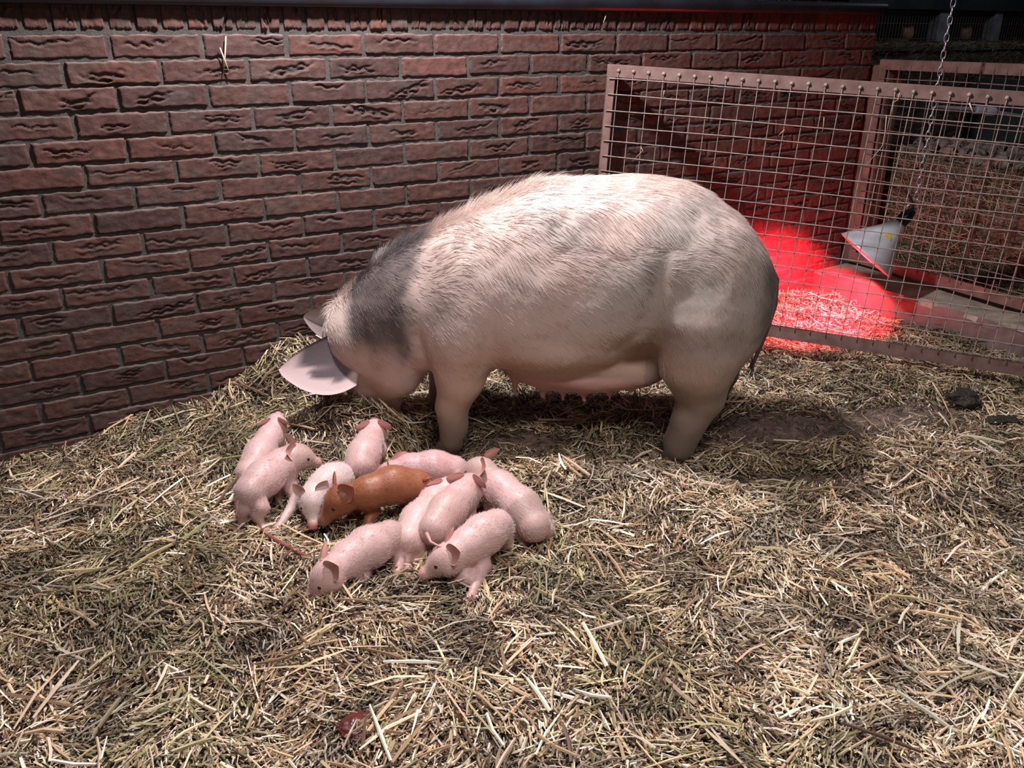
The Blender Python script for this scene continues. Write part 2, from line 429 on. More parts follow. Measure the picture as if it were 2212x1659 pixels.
# ------------------------------------------------------------------ gates
def R3(a, b, c):
    ca, sa, cb, sb, cc, sc = math.cos(a), math.sin(a), math.cos(b), math.sin(b), math.cos(c), math.sin(c)
    Rz = np.array([[ca, -sa, 0], [sa, ca, 0], [0, 0, 1]]); Rx = np.array([[1, 0, 0], [0, cb, -sb], [0, sb, cb]]); Ry = np.array([[cc, 0, sc], [0, 1, 0], [-sc, 0, cc]])
    return Rz@Rx@Ry
def wire_gate(name, M, label, cat, L, zlo, x_first, mesh_dx, frame_w, mat_f, mat_w, bolts, seed, post_lo=None):
    ro = -.027 if bolts else 0
    root = empty(name, M.translation, label, cat, None, M.to_euler())
    rng = np.random.default_rng(seed)
    post_lo = zlo-.02 if post_lo is None else post_lo
    # angle iron: front plate plus top flange
    t = MB(); t.box((-.040, -.004, -.018+ro), (L, .002, .018+ro), .001); t.box((-.040, -.004, .0165+ro), (L, .030, .0205+ro), .001); t.build('top_rail', mat_f, root)
    b = MB(); b.box((-.040, -.004, zlo-.022), (L, .002, zlo+.018), .001); b.box((-.040, -.004, zlo-.026), (L, .032, zlo-.022), .001); b.build('bottom_rail', mat_f, root)
    for px, nm in ((-.040, 'post'), (L-.036, 'post')):
        p = MB(); p.box((px, -.0035, post_lo), (px+frame_w, .0022, .018+ro), .001); p.box((px, -.0035, post_lo), (px+.004, .030, .018+ro), .001); p.build(nm, mat_f, root)
    nz = int(round(-zlo/.05))
    h = MB()
    for n in range(1, nz):
        pts = []
        ph = rng.uniform(0, 6)
        x = -.030
        while x < L-.01:
            pts.append((x, -.0075+.0006*math.sin(x*60+ph), -.05*n+.0012*math.sin(x*9+ph))); x += .05
        h.tube(pts, .0019, 6)
    h.build('horizontal_wires', mat_w, root, True)
    v = MB(); i = 0
    while x_first+i*mesh_dx < L-.045:
        x = x_first+i*mesh_dx; j = rng.normal(0, .0012)
        v.tube([(x, -.0065, .002+ro), (x, -.007, -.012+ro), (x+j*.3, -.0048, -.03+ro), (x+j, -.0040, zlo*.5), (x+j*.2, -.0040, zlo+.03), (x, -.0065, zlo+.004)], .0016, 6); i += 1
    v.build('vertical_wires', mat_w, root, True)
    if bolts:
        for k in range(i):
            x = x_first+k*mesh_dx
            q = MB(); q.lathe([(.0001, -.012), (.0042, -.0115), (.0062, -.008), (.0062, -.004), (.0040, -.002)], (x, 0, .002+ro+rng.normal(0, .0008)), (0, 1, 0), 10)
            q.build('rivet', mat_w, root, True)
    return root
Mg = Matrix(R3(-.8604, -.0124, .0491).tolist()).to_4x4(); Mg.translation = Vector((1.7473, -.0642, 1.2-.1489))
wire_gate('wire_mesh_gate', Mg, 'long rusty wire mesh gate swung out from the brick wall behind the sow', 'gate', 1.50, -.826, 0, .05, .030, M_RUST, M_WIRE, True, 3)
Mg2 = Matrix.Rotation(R(-92.5), 4, 'Z'); Mg2.translation = Vector((3.07, -.075, 1.022))
wire_gate('pen_gate', Mg2, 'second rusty mesh gate standing on the low curb behind the heat lamp', 'gate', 1.5, -.785, 0.012, .05, .034, M_RUST2, M_WIRE2, False, 5)

# curb
mb = MB()
xs = np.linspace(-1.55, .0, 60)
prof = [(2.90, 0), (2.90, .165), (2.906, .180), (2.925, .186), (3.13, .190), (3.13, 0)]
n = len(prof)
Vc = [(p[0]+(.006*(noise3(y*14, k*3., 0, 8)-.5)*2 if 0 < k < 5 else 0), y, p[1]+(.008*(noise3(y*11, k*2., 5, 9)-.5)*2 if 0 < k < 5 else 0)) for y in xs for k, p in enumerate(prof)]
Fc = [(i*n+k, i*n+(k+1) % n, (i+1)*n+(k+1) % n, (i+1)*n+k) for i in range(59) for k in range(n)]+[tuple(range(n)), tuple(59*n+k for k in range(n))[::-1]]
mb.add(Vc, Fc); o = mb.build('trim_2', M_CURBF, smooth=False); o.data.materials.append(M_CONC)
for p_ in o.data.polygons: p_.material_index = 1 if p_.normal.z > .5 or p_.normal.z < -.5 else 0
tag(o, kind='structure')

# timber post beside the wall end
mb = MB(); mb.box((3.085, -.075, .2), (3.175, .03, 1.02), .006)
o = mb.build('timber_post', M_WOOD); tag(o, 'rough brown timber post between the brick wall end and the second gate', 'post')

# ------------------------------------------------------------------ heat lamp
rimT, rimB, neck = at_d(1831, 508, 3.22), at_d(1913, 596, 3.08), at_d(1938, 487, 3.10)
rc = (rimT+rimB)/2; ax = Vector(rc-neck).normalized()
rim_r = float(np.linalg.norm(rimT-rimB))/2
hl = float(np.linalg.norm(rc-neck))
root = empty('heat_lamp', tuple(neck), 'hanging heat lamp with silver cone shade glowing red, behind the long gate', 'lamp')
inv = Matrix.Translation(-Vector(neck))
def loc(p): return Vector(p)-Vector(neck)
s = MB()
s.lathe([(.024, -.012), (.030, .0), (.034, .012), (.045, .035), (rim_r*.74, hl*.66), (rim_r*.97, hl*.94), (rim_r, hl), (rim_r+.002, hl+.003), (rim_r-.002, hl+.003)], (0, 0, 0), ax, 48)
sh = s.build('lamp_shade', M_ALU, root, True)
mo = sh.modifiers.new('thick', 'SOLIDIFY'); mo.thickness = .0012; mo.offset = 1
s = MB(); s.lathe([(.001, -.075), (.012, -.075), (.016, -.068), (.022, -.05), (.024, -.045), (.024, -.012), (.022, -.004), (.001, -.002)], (0, 0, 0), ax, 24)
s.build('socket', M_BLACK, root, True)
s = MB(); s.lathe([(.013, 0), (.014, .02), (.03, .06), (.042, .085), (.044, .10), (.036, .118), (.018, .126), (.0005, .128)], (0, 0, 0), ax, 28)
s.build('bulb', mat('red_bulb', (.8, .02, .02), rough=.2, emis=((1, .05, .03), 4)), root, True)
# warning triangle
u = Vector((0, 0, 1)); 
tc = Vector(at_d(1926, 511, 3.02)-neck); 
axp = ax*(tc.dot(ax)); rad = (tc-axp).normalized(); 
tocam = (Vector(CAM)-Vector(neck)).normalized(); rad = (rad+ (tocam-ax*tocam.dot(ax))*.35).normalized(); rad = (rad-ax*rad.dot(ax)).normalized()
hh = tc.dot(ax); rr_ = .045+(rim_r*.74-.045)*(hh-.035)/(hl*.66-.035)+.0025
tan = ax.cross(rad); sl = (rim_r*.74-.045)/(hl*.66-.035); along = (ax+rad*sl).normalized()
cc = ax*hh+rad*rr_
s = MB(); s.add([cc-tan*.016+along*.012, cc+tan*.014+along*.013, cc-along*.016, ], [(0, 1, 2)])
st = s.build('warning_sticker', M_YEL, root); mo = st.modifiers.new('thick', 'SOLIDIFY'); mo.thickness = .0006; mo.offset = 0
# handle loop and cable
s = MB(); top = -ax*.07
s.tube([top, top+Vector((.0, .0, .02)), top+Vector((-.012, .01, .05)), top+Vector((-.03, .02, .07)), top+Vector((-.036, .02, .085))], .0055, 8)
s.build('cable', M_BLACK, root, True)
s = MB(); s.tube([-ax*.03+Vector((.02, -.01, 0)), -ax*.05+Vector((.03, -.012, .03)), -ax*.07+Vector((.01, 0, .045)), -ax*.045+Vector((-.02, .01, .02))], .002, 6)
s.build('hanger', M_CHAIN, root, True)
hp = Vector(neck)+ax*.138
light('heat_bulb_light', 'SPOT', tuple(hp), 260, (1, .034, .062), tuple(hp+Vector((-.22, .54, -.80))), spot_size=R(130), spot_blend=.7, shadow_soft_size=.035)

# chain
c0 = Vector(neck)-ax*.07+Vector((.01, 0, .045)); rr0 = ray(2066, -30); hr = np.linalg.norm(neck[:2]-CAM[:2]); c1 = Vector(at_d(2066, -30, hr/np.linalg.norm(rr0[:2])))
d = (c1-c0); nl = int(d.length/.027); d.normalize()
croot = empty('lamp_chain', tuple(c0), 'thin steel link chain hanging down to the heat lamp', 'chain')
e1 = d.orthogonal().normalized(); e2 = d.cross(e1)
mb = MB()
for i in range(nl):
    c = d*(i*.027+.01); a = e1 if i % 2 else e2
    pts = []
    for k in range(13):
        t = 2*math.pi*k/12; pts.append(c+d*(.0168*math.sin(t)) + a*.0075*math.cos(t))
    mb.tube(pts, .0022, 6, cap=False)
mb.build('chain_links', M_CHAIN, croot, True)

# ------------------------------------------------------------------ background
def hay_block(name, lo, hi, N, seed, label, cat, kind=None, colmul=1., gr=.3, rough=.03):
    rng = np.random.default_rng(seed); lo = np.array(lo); hi = np.array(hi)
    VV, FF, CC = [], [], []; n0 = 0
    # lumpy block
    faces = [(0, 1, 2, 1), (0, 1, 2, 0)]
    def sheet(o, a, b, na, nb_, nrm):
        nonlocal n0
        A, B = np.meshgrid(np.linspace(0, 1, na), np.linspace(0, 1, nb_), indexing='ij')
        P = o+A[..., None]*a+B[..., None]*b
        e = np.minimum(np.minimum(A, 1-A), np.minimum(B, 1-B))
        P = P+nrm*((fbm(P[..., 0]*7+seed, P[..., 1]*7, P[..., 2]*7, seed, 3)-.5)*2*rough*np.clip(e*6, 0, 1)-rough*.3*(1-np.clip(e*8, 0, 1)))[..., None]
        gi = np.arange(na*nb_).reshape(na, nb_)+n0
        VV.append(P.reshape(-1, 3)); FF.append(np.stack([gi[:-1, :-1], gi[1:, :-1], gi[1:, 1:], gi[:-1, 1:]], -1).reshape(-1, 4))
        CC.append(np.tile(np.array([.13, .095, .06])*colmul, (na*nb_, 1))); n0 += na*nb_
        return P
    dx, dy, dz = hi-lo
    X, Y, Z = np.array([dx, 0, 0]), np.array([0, dy, 0]), np.array([0, 0, dz])
    S = [(lo, Y, Z, np.array([-1., 0, 0])), (lo, X, Z, np.array([0, -1., 0])), (lo+Z, X, Y, np.array([0, 0, 1.])), (lo+X, Y, Z, np.array([1., 0, 0])), (lo+Y, X, Z, np.array([0, 1., 0]))]
    for o_, a, b, nrm in S: sheet(o_, a, b, 40, 30, nrm)
    nbf = sum(len(f) for f in FF)
    for o_, a, b, nrm in S[:3]:
        ar = np.linalg.norm(np.cross(a, b)); n = int(N*ar)
        q = rng.random((n, 2)); P = o_+q[:, :1]*a+q[:, 1:]*b+nrm*rng.uniform(-.005, .02, (n, 1))
        if nrm[2] > .5: yaw = rng.uniform(0, 6.28, n); pit = rng.normal(0, .3, n)
        else:
            base = math.atan2(a[1], a[0]); yaw = base+rng.normal(0, .35, n); pit = rng.normal(0, .7, n)
        C = straw_cols(n, rng, np.full(n, gr), np.full(n, .1))*colmul
        V, F, C = stalks(P, rng.uniform(.02, .09, n), rng.uniform(.002, .0035, n), yaw, pit, C, rng=rng)
        VV.append(V); FF.append(F+n0); CC.append(C); n0 += len(V)
    F = np.concatenate(FF); mi = np.zeros(len(F), int); mi[:nbf] = 1
    o = link(name, mesh_np(name, np.concatenate(VV), F, [M_STRAW, M_DIRT], np.concatenate(CC), False, mi))
    return tag(o, label, cat, kind=kind)
hay_block('hay_bale', (3.24, -1.5, 0), (3.95, .06, .655), 9000, 21, 'large brown hay bale behind the second mesh gate', 'hay bale', gr=.45, colmul=.72)
hay_block('hay_heap', (3.35, 1.10, 0), (8.2, 2.25, 1.06), 2200, 22, 'dark heap of old hay in front of the hen coop', 'hay', kind='stuff', colmul=.5, gr=.2, rough=.07)
# crumbly clods on the bale
rng = np.random.default_rng(5)
mb = MB()
import bmesh
bm = bmesh.new()
for i in range(130):
    p = Vector((rng.uniform(3.26, 3.6), rng.uniform(-.62, .0), .0)); r_ = rng.uniform(.014, .034)
    p.z = .655 + r_*.4 + .05*rng.random()*max(0, 1-abs(p.y+.25)/.4)
    g = bmesh.ops.create_icosphere(bm, subdivisions=2, radius=r_, matrix=Matrix.Translation(p))
    for v in g['verts']: v.co += Vector(((noise3(v.co.x*60, v.co.y*60, v.co.z*60, 1)-.5), (noise3(v.co.x*60, v.co.y*60, v.co.z*60, 2)-.5), (noise3(v.co.x*60, v.co.y*60, v.co.z*60, 3)-.5)))*r_*1.1
me = bpy.data.meshes.new('clods'); bm.to_mesh(me); bm.free(); me.materials.append(mat('clod', (.19, .155, .13), rough=.95, nscale=30, namt=.5, bump=.8, bscale=80, dist=.004))
o = link('crumbled_clods', me); tag(o, 'grey brown crumbled clods lying on top of the hay bale', 'clods', kind='stuff')

# coop front
YB = 1.75
def bgpost(px0, px1, lab):
    a = at_y(px0, 60, YB); b = at_y(px1, 60, YB)
    m_ = MB(); m_.box((a[0], YB-.03, .7), (b[0], YB+.05, 1.40), .004); o = m_.build('coop_post', M_GREYWOOD); tag(o, lab, 'post', 'grey posts of the hen coop')
bgpost(2019, 2042, 'grey wooden coop post beside the hanging chain')
bgpost(2138, 2154, 'grey wooden coop post further right in the dark coop front')
mb = MB(); a = at_y(1905, 10, YB)[0]; bx_ = at_y(2400, 10, YB)[0]
zt = at_y(2000, 22, YB)[2]
mb.box((a-.4, YB-.06, zt), (bx_, YB+.1, zt+.14), .005); o = mb.build('coop_beam', M_DARK); tag(o, 'dark horizontal beam above the hen coop mesh', 'beam')
mb = MB(); x = a-.1
while x < bx_:
    mb.tube([(x, YB, .75), (x, YB, zt+.02)], .0016, 5); x += .032
z = .8
while z < zt: mb.tube([(a-.1, YB, z), (bx_, YB, z)], .0013, 5); z += .1
o = mb.build('coop_mesh', M_WIRE2, None, True); tag(o, 'fine dark wire mesh front of the hen coop', 'wire mesh')
mb = MB(); mb.box((2.6, 3.2, 0), (10, 3.3, 2.6)); o = mb.build('wall_far', M_DARK); tag(o, kind='structure')
mb = MB(); mb.box((9.9, -4, 0), (10, 3.2, 2.6)); o = mb.build('wall_right', M_DARK); tag(o, kind='structure')
mb = MB(); mb.box((3.4, -4, -.06), (10, 3.3, 0)); mb.box((-1.25, .21, -.06), (3.4, 3.3, 0)); o = mb.build('floor', M_CONC); o.name = 'floor_aisle'; tag(o, kind='structure')
# green board and pale pipe behind the second gate
mb = MB(); p = at_d(1900, 250, 3.9); mb.box((4.30, -.9, 0), (4.34, .35, .93), .004); o = mb.build('feed_board', mat('green_board', (.022, .035, .034), rough=.7, nscale=8, namt=.4))
tag(o, 'dark green board standing behind the hay bale', 'board')
p0 = at_d(2108, 236, 3.75); p1 = at_d(2152, 243, 3.75); dd = Vector(p1-p0).normalized()
pr = empty('pipe_fitting', tuple(p0), 'pale plastic pipe fitting behind the second gate', 'pipe')
mb = MB(); Lp = float(np.linalg.norm(p1-p0)); mb.lathe([(.001, 0), (.018, 0), (.02, .006), (.02, Lp*.42), (.0165, Lp*.45), (.0165, Lp*.5), (.02, Lp*.53), (.02, Lp-.01), (.017, Lp), (.001, Lp)], (0, 0, 0), dd, 20); mb.build('coupling', M_PVC, pr, True)
mb = MB(); mb.tube([dd*(-.35)+Vector((0, 0, -.05)), dd*(-.15)+Vector((0, 0, -.015)), dd*0, dd*Lp, dd*(Lp+.5)], .009, 10); mb.build('pipe', M_GREYWOOD, pr, True)

# ------------------------------------------------------------------ implicit surfaces
def smin(a, b, k):
    h = np.clip(.5+.5*(b-a)/k, 0, 1); return b*(1-h)+a*h-k*h*(1-h)
def rcone(P, a, b, ra, rb):
    a = np.asarray(a, np.float32); b = np.asarray(b, np.float32); ab = b-a
    h = np.clip(((P-a)@ab)/max(float(ab@ab), 1e-9), 0, 1)
    return np.linalg.norm(P-a-h[..., None]*ab, axis=-1)-(ra+h*(rb-ra))
def ellip(P, c, r, Rm=None):
    p = P-np.asarray(c, np.float32)
    if Rm is not None: p = p@np.asarray(Rm, np.float32)
    r = np.asarray(r, np.float32); k0 = np.linalg.norm(p/r, axis=-1); k1 = np.linalg.norm(p/r**2, axis=-1)+1e-9
    return k0*(k0-1)/k1
def nets(fn, lo, hi, h):
    lo = np.array(lo, float); n = np.ceil((np.array(hi)-lo)/h).astype(int)+1
    ax_ = [lo[i]+h*np.arange(n[i]) for i in range(3)]
    P = np.stack(np.meshgrid(*ax_, indexing='ij'), -1).astype(np.float32)
    F = fn(P); S = F < 0
    cs = tuple(n-1)
    acc = np.zeros((*cs, 3), np.float32); cn = np.zeros(cs, np.float32)
    quads = []
    def sl(d, o):  # slice of grid for offset
        return tuple(slice(o[i], n[i]-1+o[i]) for i in range(3))
    for axis in range(3):
        for o1 in (0, 1):
            for o2 in (0, 1):
                oa = [0, 0, 0]; oth = [i for i in range(3) if i != axis]
                oa[oth[0]] = o1; oa[oth[1]] = o2; ob = list(oa); ob[axis] = 1
                fa, fb = F[sl(0, oa)], F[sl(0, ob)]
                cr = (fa < 0) != (fb < 0)
                t = np.where(cr, fa/np.where(cr, fa-fb, 1), 0)
                for i in range(3):
                    v = np.float32(oa[i]) if i != axis else t
                    acc[..., i] += np.where(cr, v, 0)
                cn += cr
    act = cn > 0
    idx = -np.ones(cs, np.int64); idx[act] = np.arange(act.sum())
    ci = np.argwhere(act); V = lo+h*(ci+acc[act]/cn[act][:, None])
    for axis in range(3):
        oth = [i for i in range(3) if i != axis]
        sa = [slice(1, n[i]-1) for i in range(3)]; sb = list(sa)
        sa[axis] = slice(0, n[axis]-1); sb[axis] = slice(1, n[axis])
        a = S[tuple(sa)]; b = S[tuple(sb)]; cr = np.argwhere(a != b)
        inside = a[a != b]
        base = cr.copy(); base[:, oth[0]] += 1; base[:, oth[1]] += 1
        q = []
        for d1, d2 in ((0, 0), (-1, 0), (-1, -1), (0, -1)):
            c = base.copy(); c[:, oth[0]] += d1; c[:, oth[1]] += d2; q.append(idx[c[:, 0], c[:, 1], c[:, 2]])
        Q = np.stack(q, 1)
        flip = inside if axis != 1 else ~inside
        Q[~flip] = Q[~flip][:, ::-1]
        quads.append(Q)
    Q = np.concatenate(quads); Q = Q[(Q >= 0).all(1)]
    return V, Q
def vnormals(V, Q):
    n = np.cross(V[Q[:, 2]]-V[Q[:, 0]], V[Q[:, 3]]-V[Q[:, 1]]); N = np.zeros_like(V)
    for k in range(4): np.add.at(N, Q[:, k], n)
    return N/(np.linalg.norm(N, axis=1, keepdims=True)+1e-12)
def smooth_verts(V, Q, it=2):
    for _ in range(it):
        A = np.zeros_like(V); c = np.zeros(len(V))
        for k in range(4):
            for m_ in (1, 3):
                np.add.at(A, Q[:, k], V[Q[:, (k+m_) % 4]]); np.add.at(c, Q[:, k], 1)
        V = V*.5+A/c[:, None]*.5
    return V
def hairs(name, root_, P, D1, D2, L, rad, col, material):
    """P roots, D1 start dir, D2 end bend, 4 points"""
    n = len(P); t = np.array([0, .33, .66, 1.])
    pts = P[:, None]+D1[:, None]*(L[:, None]*t)[..., None]+D2[:, None]*(L[:, None]*t*t)[..., None]
    hc = bpy.data.hair_curves.new(name); hc.add_curves([4]*n)
    hc.attributes['position'].data.foreach_set('vector', pts.astype(np.float32).ravel())
    ra = hc.attributes.get('radius') or hc.attributes.new('radius', 'FLOAT', 'POINT')
    ra.data.foreach_set('value', (rad*np.tile(np.array([1, .9, .65, .15]), (n, 1))).astype(np.float32).ravel())
    ca = hc.attributes.new('tint', 'FLOAT_COLOR', 'CURVE'); cc = np.ones((n, 4), np.float32); cc[:, :3] = col; ca.data.foreach_set('color', cc.ravel())
    hc.materials.append(material)
    o = bpy.data.objects.new(name, hc); COL.objects.link(o); o.parent = root_
    o['kind'] = 'stuff'
    return o
def leaf(name, root_, base, tip, side, nrm, width, cup, curl, thick, colfn, material, shape=1.0, n=(22, 14), label=None):
    """ear: base/tip points, side vec, normal vec"""
    base = np.array(base, float); tip = np.array(tip, float); ax_ = tip-base; side = np.array(side, float); nrm = np.array(nrm, float)
    side /= np.linalg.norm(side); nrm /= np.linalg.norm(nrm); Ln = np.linalg.norm(ax_)
    a = np.linspace(0, 1, n[0]); b = np.linspace(-1, 1, n[1]); A, B = np.meshgrid(a, b, indexing='ij')
    wp = width*np.clip(np.sin(np.pi*(A*.79+.21))**.72, 0, 1)*shape*(1-.25*A)
    wp = np.where(A > .97, wp*.55, wp)
    P = base+A[..., None]*ax_+(B*wp)[..., None]*side+((cup*(B*B-.4)*wp/width)*width+curl*Ln*A*A)[..., None]*nrm
    Pb = P-nrm*(thick*(1-.6*A)*np.clip(1-B*B*.7, .2, 1))[..., None]
    g = np.arange(A.size).reshape(A.shape)
    F = np.stack([g[:-1, :-1], g[1:, :-1], g[1:, 1:], g[:-1, 1:]], -1).reshape(-1, 4)
    m = A.size; F2 = F[:, ::-1]+m
    rim = np.concatenate([g[0], g[1:, -1], g[-1, ::-1][1:], g[::-1, 0][1:]])
    F3 = np.stack([rim, np.roll(rim, -1), np.roll(rim, -1)+m, rim+m], 1)[:-1]
    if np.cross(ax_, side)@nrm < 0: F, F2, F3 = F[:, ::-1], F2[:, ::-1], F3
    else: F3 = F3[:, ::-1]
    V = np.concatenate([P.reshape(-1, 3), Pb.reshape(-1, 3)])
    C = np.concatenate([colfn(A, B, 1).reshape(-1, 3), colfn(A, B, -1).reshape(-1, 3)])
    o = link(name, mesh_np(name, V, np.concatenate([F, F2, F3]), material, C), root_)
    if label: o['label'] = label
    return o

# ------------------------------------------------------------------ sow  (local axes: x = towards rump, y = away from camera, z = up)
SD = np.array([.8250, -.5650]); SD /= np.linalg.norm(SD); SN = np.array([-SD[1], SD[0]])
SO = np.array([.85, -.58])+.11*SN
def build_sow():
    root = empty('sow', (SO[0], SO[1], .0), 'large pale sow with grey patches rooting head down in the straw', 'sow')
    root.rotation_euler = (0, 0, math.atan2(SD[1], SD[0]))
    s_ = [-.30, -.21, -.135, -.06, .024, .074, .147, .195, .257, .393, .487, .581, .648, .697, .743, .786, .816, .832]
    top = [.44, .545, .610, .664, .700, .728, .757, .780, .800, .815, .815, .806, .782, .752, .714, .667, .624, .575]
    bot = [.26, .27, .285, .315, .330, .325, .315, .312, .312, .335, .375, .42, .44, .45, .455, .46, .49, .55]
    wid = [.075, .105, .125, .145, .165, .175, .185, .19, .195, .20, .20, .195, .185, .172, .150, .118, .085, .03]
    s_, top, bot, wid = map(np.array, (s_, top, bot, wid))
    def smoothi(x, y):
        return np.interp(x, s_, y)
    # pre-smooth the profiles
    xs = np.linspace(-.34, .86, 241); ker = np.exp(-(np.arange(-12, 13)/5.)**2); ker /= ker.sum()
    def pre(y):
        q = np.interp(xs, s_, y); return np.convolve(np.pad(q, 12, mode='edge'), ker, 'valid')
    T, B_, W_ = pre(top), pre(bot), pre(wid)
    def fn(P):
        X, Y, Z = P[..., 0], P[..., 1], P[..., 2]
        sc = np.clip(X, -.30, .832)
        t = np.interp(sc, xs, T); b = np.interp(sc, xs, B_); w_ = np.interp(sc, xs, W_)
        zc = (t+b)/2; hh_ = (t-b)/2
        # egg-shaped section: wider below the middle
        zz = (Z-zc)/hh_
        wz = w_*(1-.16*np.clip(zz, -1, 1)-.04)
        q = (np.abs(zz)**2.15+np.abs(Y/wz)**2.15)**(1/2.15)
        d = (q-1)*np.minimum(hh_, w_)*.95
        dx = np.maximum(np.maximum(-.30-X, X-.832), 0); d = np.where(dx > 0, np.sqrt(np.maximum(d, 0)**2+dx**2)+np.minimum(d, 0)*.0+.0, d)
        # rump / hams
        for sy in (-1, 1):
            d = smin(d, ellip(P, (.690, sy*.092, .52), (.135, .098, .20)), .05)
            d = smin(d, ellip(P, (.035, sy*.095, .47), (.115, .082, .19)), .05)   # shoulder
        # legs: near (y<0), far (y>0)
        def leg(pts, k=.035):
            nonlocal d
            for (a, ra), (b2, rb) in zip(pts[:-1], pts[1:]): d = smin(d, rcone(P, a, b2, ra, rb), k)
        leg([((.045, -.115, .42), .080), ((.035, -.118, .30), .056), ((.012, -.118, .215), .0375), ((.016, -.118, .160), .033), ((.010, -.120, .118), .034)])
        leg([((.03, .115, .42), .080), ((.0, .115, .30), .052), ((-.045, .112, .215), .037), ((-.055, .110, .160), .031), ((-.065, .110, .118), .033)])
        leg([((.655, -.105, .48), .118), ((.652, -.108, .355), .086), ((.668, -.110, .265), .053), ((.640, -.112, .195), .040), ((.625, -.112, .140), .036), ((.620, -.114, .118), .037)])
        leg([((.70, .105, .46), .10), ((.715, .102, .34), .072), ((.745, .100, .262), .048), ((.735, .100, .20), .037), ((.722, .10, .14), .034), ((.716, .10, .122), .035)])
        # flank fold and belly
        d = smin(d, ellip(P, (.28, 0, .39), (.22, .165, .085)), .04)
        # udder
        d = smin(d, ellip(P, (.36, -.035, .308), (.22, .078, .066)), .025)
        d = smin(d, ellip(P, (.40, .055, .315), (.20, .07, .058)), .025)
        d = smin(d, rcone(P, (.42, -.005, .335), (.57, 0, .38), .070, .060), .025)
        for x, y, z in [(.175, -.055, .272), (.250, -.060, .262), (.305, -.062, .258), (.362, -.064, .256), (.432, -.060, .264), (.49, -.055, .286), (.28, .06, .262), (.35, .065, .26), (.43, .06, .266)]:
            d = smin(d, rcone(P, (x, y, z+.008), (x+.003, y*1.04, z-.032), .012, .0072), .010)
        # neck and head
        d = smin(d, rcone(P, (-.10, 0, .455), (-.235, 0, .385), .155, .115), .06)
        d = smin(d, ellip(P, (-.150, -.055, .298), (.072, .058, .085)), .05)       # near jowl
        d = smin(d, ellip(P, (-.150, .055, .298), (.072, .058, .085)), .05)
        d = smin(d, rcone(P, (-.255, 0, .365), (-.245, 0, .250), .090, .066), .05)
        d = smin(d, rcone(P, (-.245, 0, .255), (-.225, 0, .150), .062, .042), .04)
        d = smin(d, rcone(P, (-.19, 0, .24), (-.19, 0, .150), .055, .034), .03)
        d = smin(d, ellip(P, (-.218, 0, .128), (.034, .040, .020)), .012)        # snout disc
        # creases: behind the jowl, elbow, flank
        return d
    V, Q = nets(fn, (-.46, -.26, .06), (.88, .26, .86), .0078)
    V = smooth_verts(V, Q, 2)
    Nn = vnormals(V, Q)
    V = V + Nn*((fbm(V[:, 0]*16, V[:, 1]*16, V[:, 2]*16, 3, 3)-.5)*.010)[:, None]
    # skin folds
    def crease(V, a, b, depth, wd):
        a = np.array(a); b = np.array(b); ab = b-a; h = np.clip(((V[:, [0, 2]]-a)@ab)/(ab@ab), 0, 1)
        dd = np.linalg.norm(V[:, [0, 2]]-a-h[:, None]*ab, axis=1)
        return V - Nn*(depth*np.exp(-(dd/wd)**2)*np.sin(np.pi*np.clip(h, .04, .96))**.5*(np.abs(V[:, 1]) > .04))[:, None]
    for a, b, dp, wd in [((.505, .47), (.545, .66), .010, .022), ((-.045, .32), (-.07, .46), .014, .016), ((.105, .36), (.135, .50), .007, .02), ((-.205, .33), (-.215, .46), .007, .014),
                         ((.50, .46), (.44, .41), .005, .015), ((-.12, .40), (-.12, .52), .004, .02), ((.16, .305), (.46, .312), .006, .009)]:
        V = crease(V, a, b, dp, wd)
    Nn = vnormals(V, Q)
    X, Y, Z = V.T
    def colour(X, Y, Z, hair=False):
        n1 = fbm(X*7, Y*7, Z*7, 2, 3); n2 = fbm(X*20, Y*20, Z*20, 8, 3)
        C = lerp([.56, .41, .37], [.66, .52, .47], n1)
        # grey band over the neck and grey hip shading
        bx = X+.35*(Z-.5)*0
        g1 = sstep(-.035, -.085, X-.10*(n1-.5)+(.60-Z)*.18)*sstep(-.285, -.235, X+.06*(n1-.5)-.10*(.5-Z))*sstep(.30, .40, Z+.10*(n2-.5))
        g1b = np.exp(-((X-.00)/.06)**2-((Z-.50)/.055)**2)*.45*(Y < .05)
        g1 = np.clip(g1*.95+g1b*(.6+n2), 0, 1)
        C = lerp(C, [.075, .056, .058], np.clip(g1*.95*(.75+.5*n2), 0, .93))
        g2 = sstep(.40, .62, X+.22*(n1-.5))*sstep(.62, .74, .9-Z*.3+0*X)*(.45)*(.6+.8*n2)
        C = lerp(C, [.27, .22, .20], np.clip(g2*1.35, 0, .8))
        g3 = sstep(.42, .66, n1)*sstep(.0, .3, X)*sstep(.40, .55, Z)*.45
        C = lerp(C, [.36, .32, .31], g3)
        # rump dirt
        dr = sstep(.755, .815, X+.05*(n2-.5))*sstep(.38, .45, Z)
        C = lerp(C, [.11, .085, .075], np.clip(dr*.95, 0, 1))
        # ochre belly and dirty legs
        be = sstep(.47, .34, Z+.05*(n1-.5))*(X > -.05)
        C = lerp(C, [.50, .315, .225], np.clip(be*.65, 0, 1))
        ud = np.exp(-((X-.36)/.20)**4)*sstep(.315, .295, Z)
        C = lerp(C, [.62, .34, .32], ud*.95)
        lg = sstep(.27, .15, Z+.05*(n2-.5))*(X > -.12)
        C = lerp(C, [.15, .105, .085], np.clip(lg*1.0*np.where(X > .5, 1.0, .8)*(.6+.6*n2), 0, 1))
        rl = (X > .52)*sstep(.42, .25, Z+.08*(n2-.5)); C = lerp(C, [.23, .17, .14], np.clip(rl*.8*(.6+.8*n2), 0, 1))
        hd = sstep(-.10, -.18, X)*sstep(.42, .36, Z); C = lerp(C, [.56, .38, .32], hd*.8)
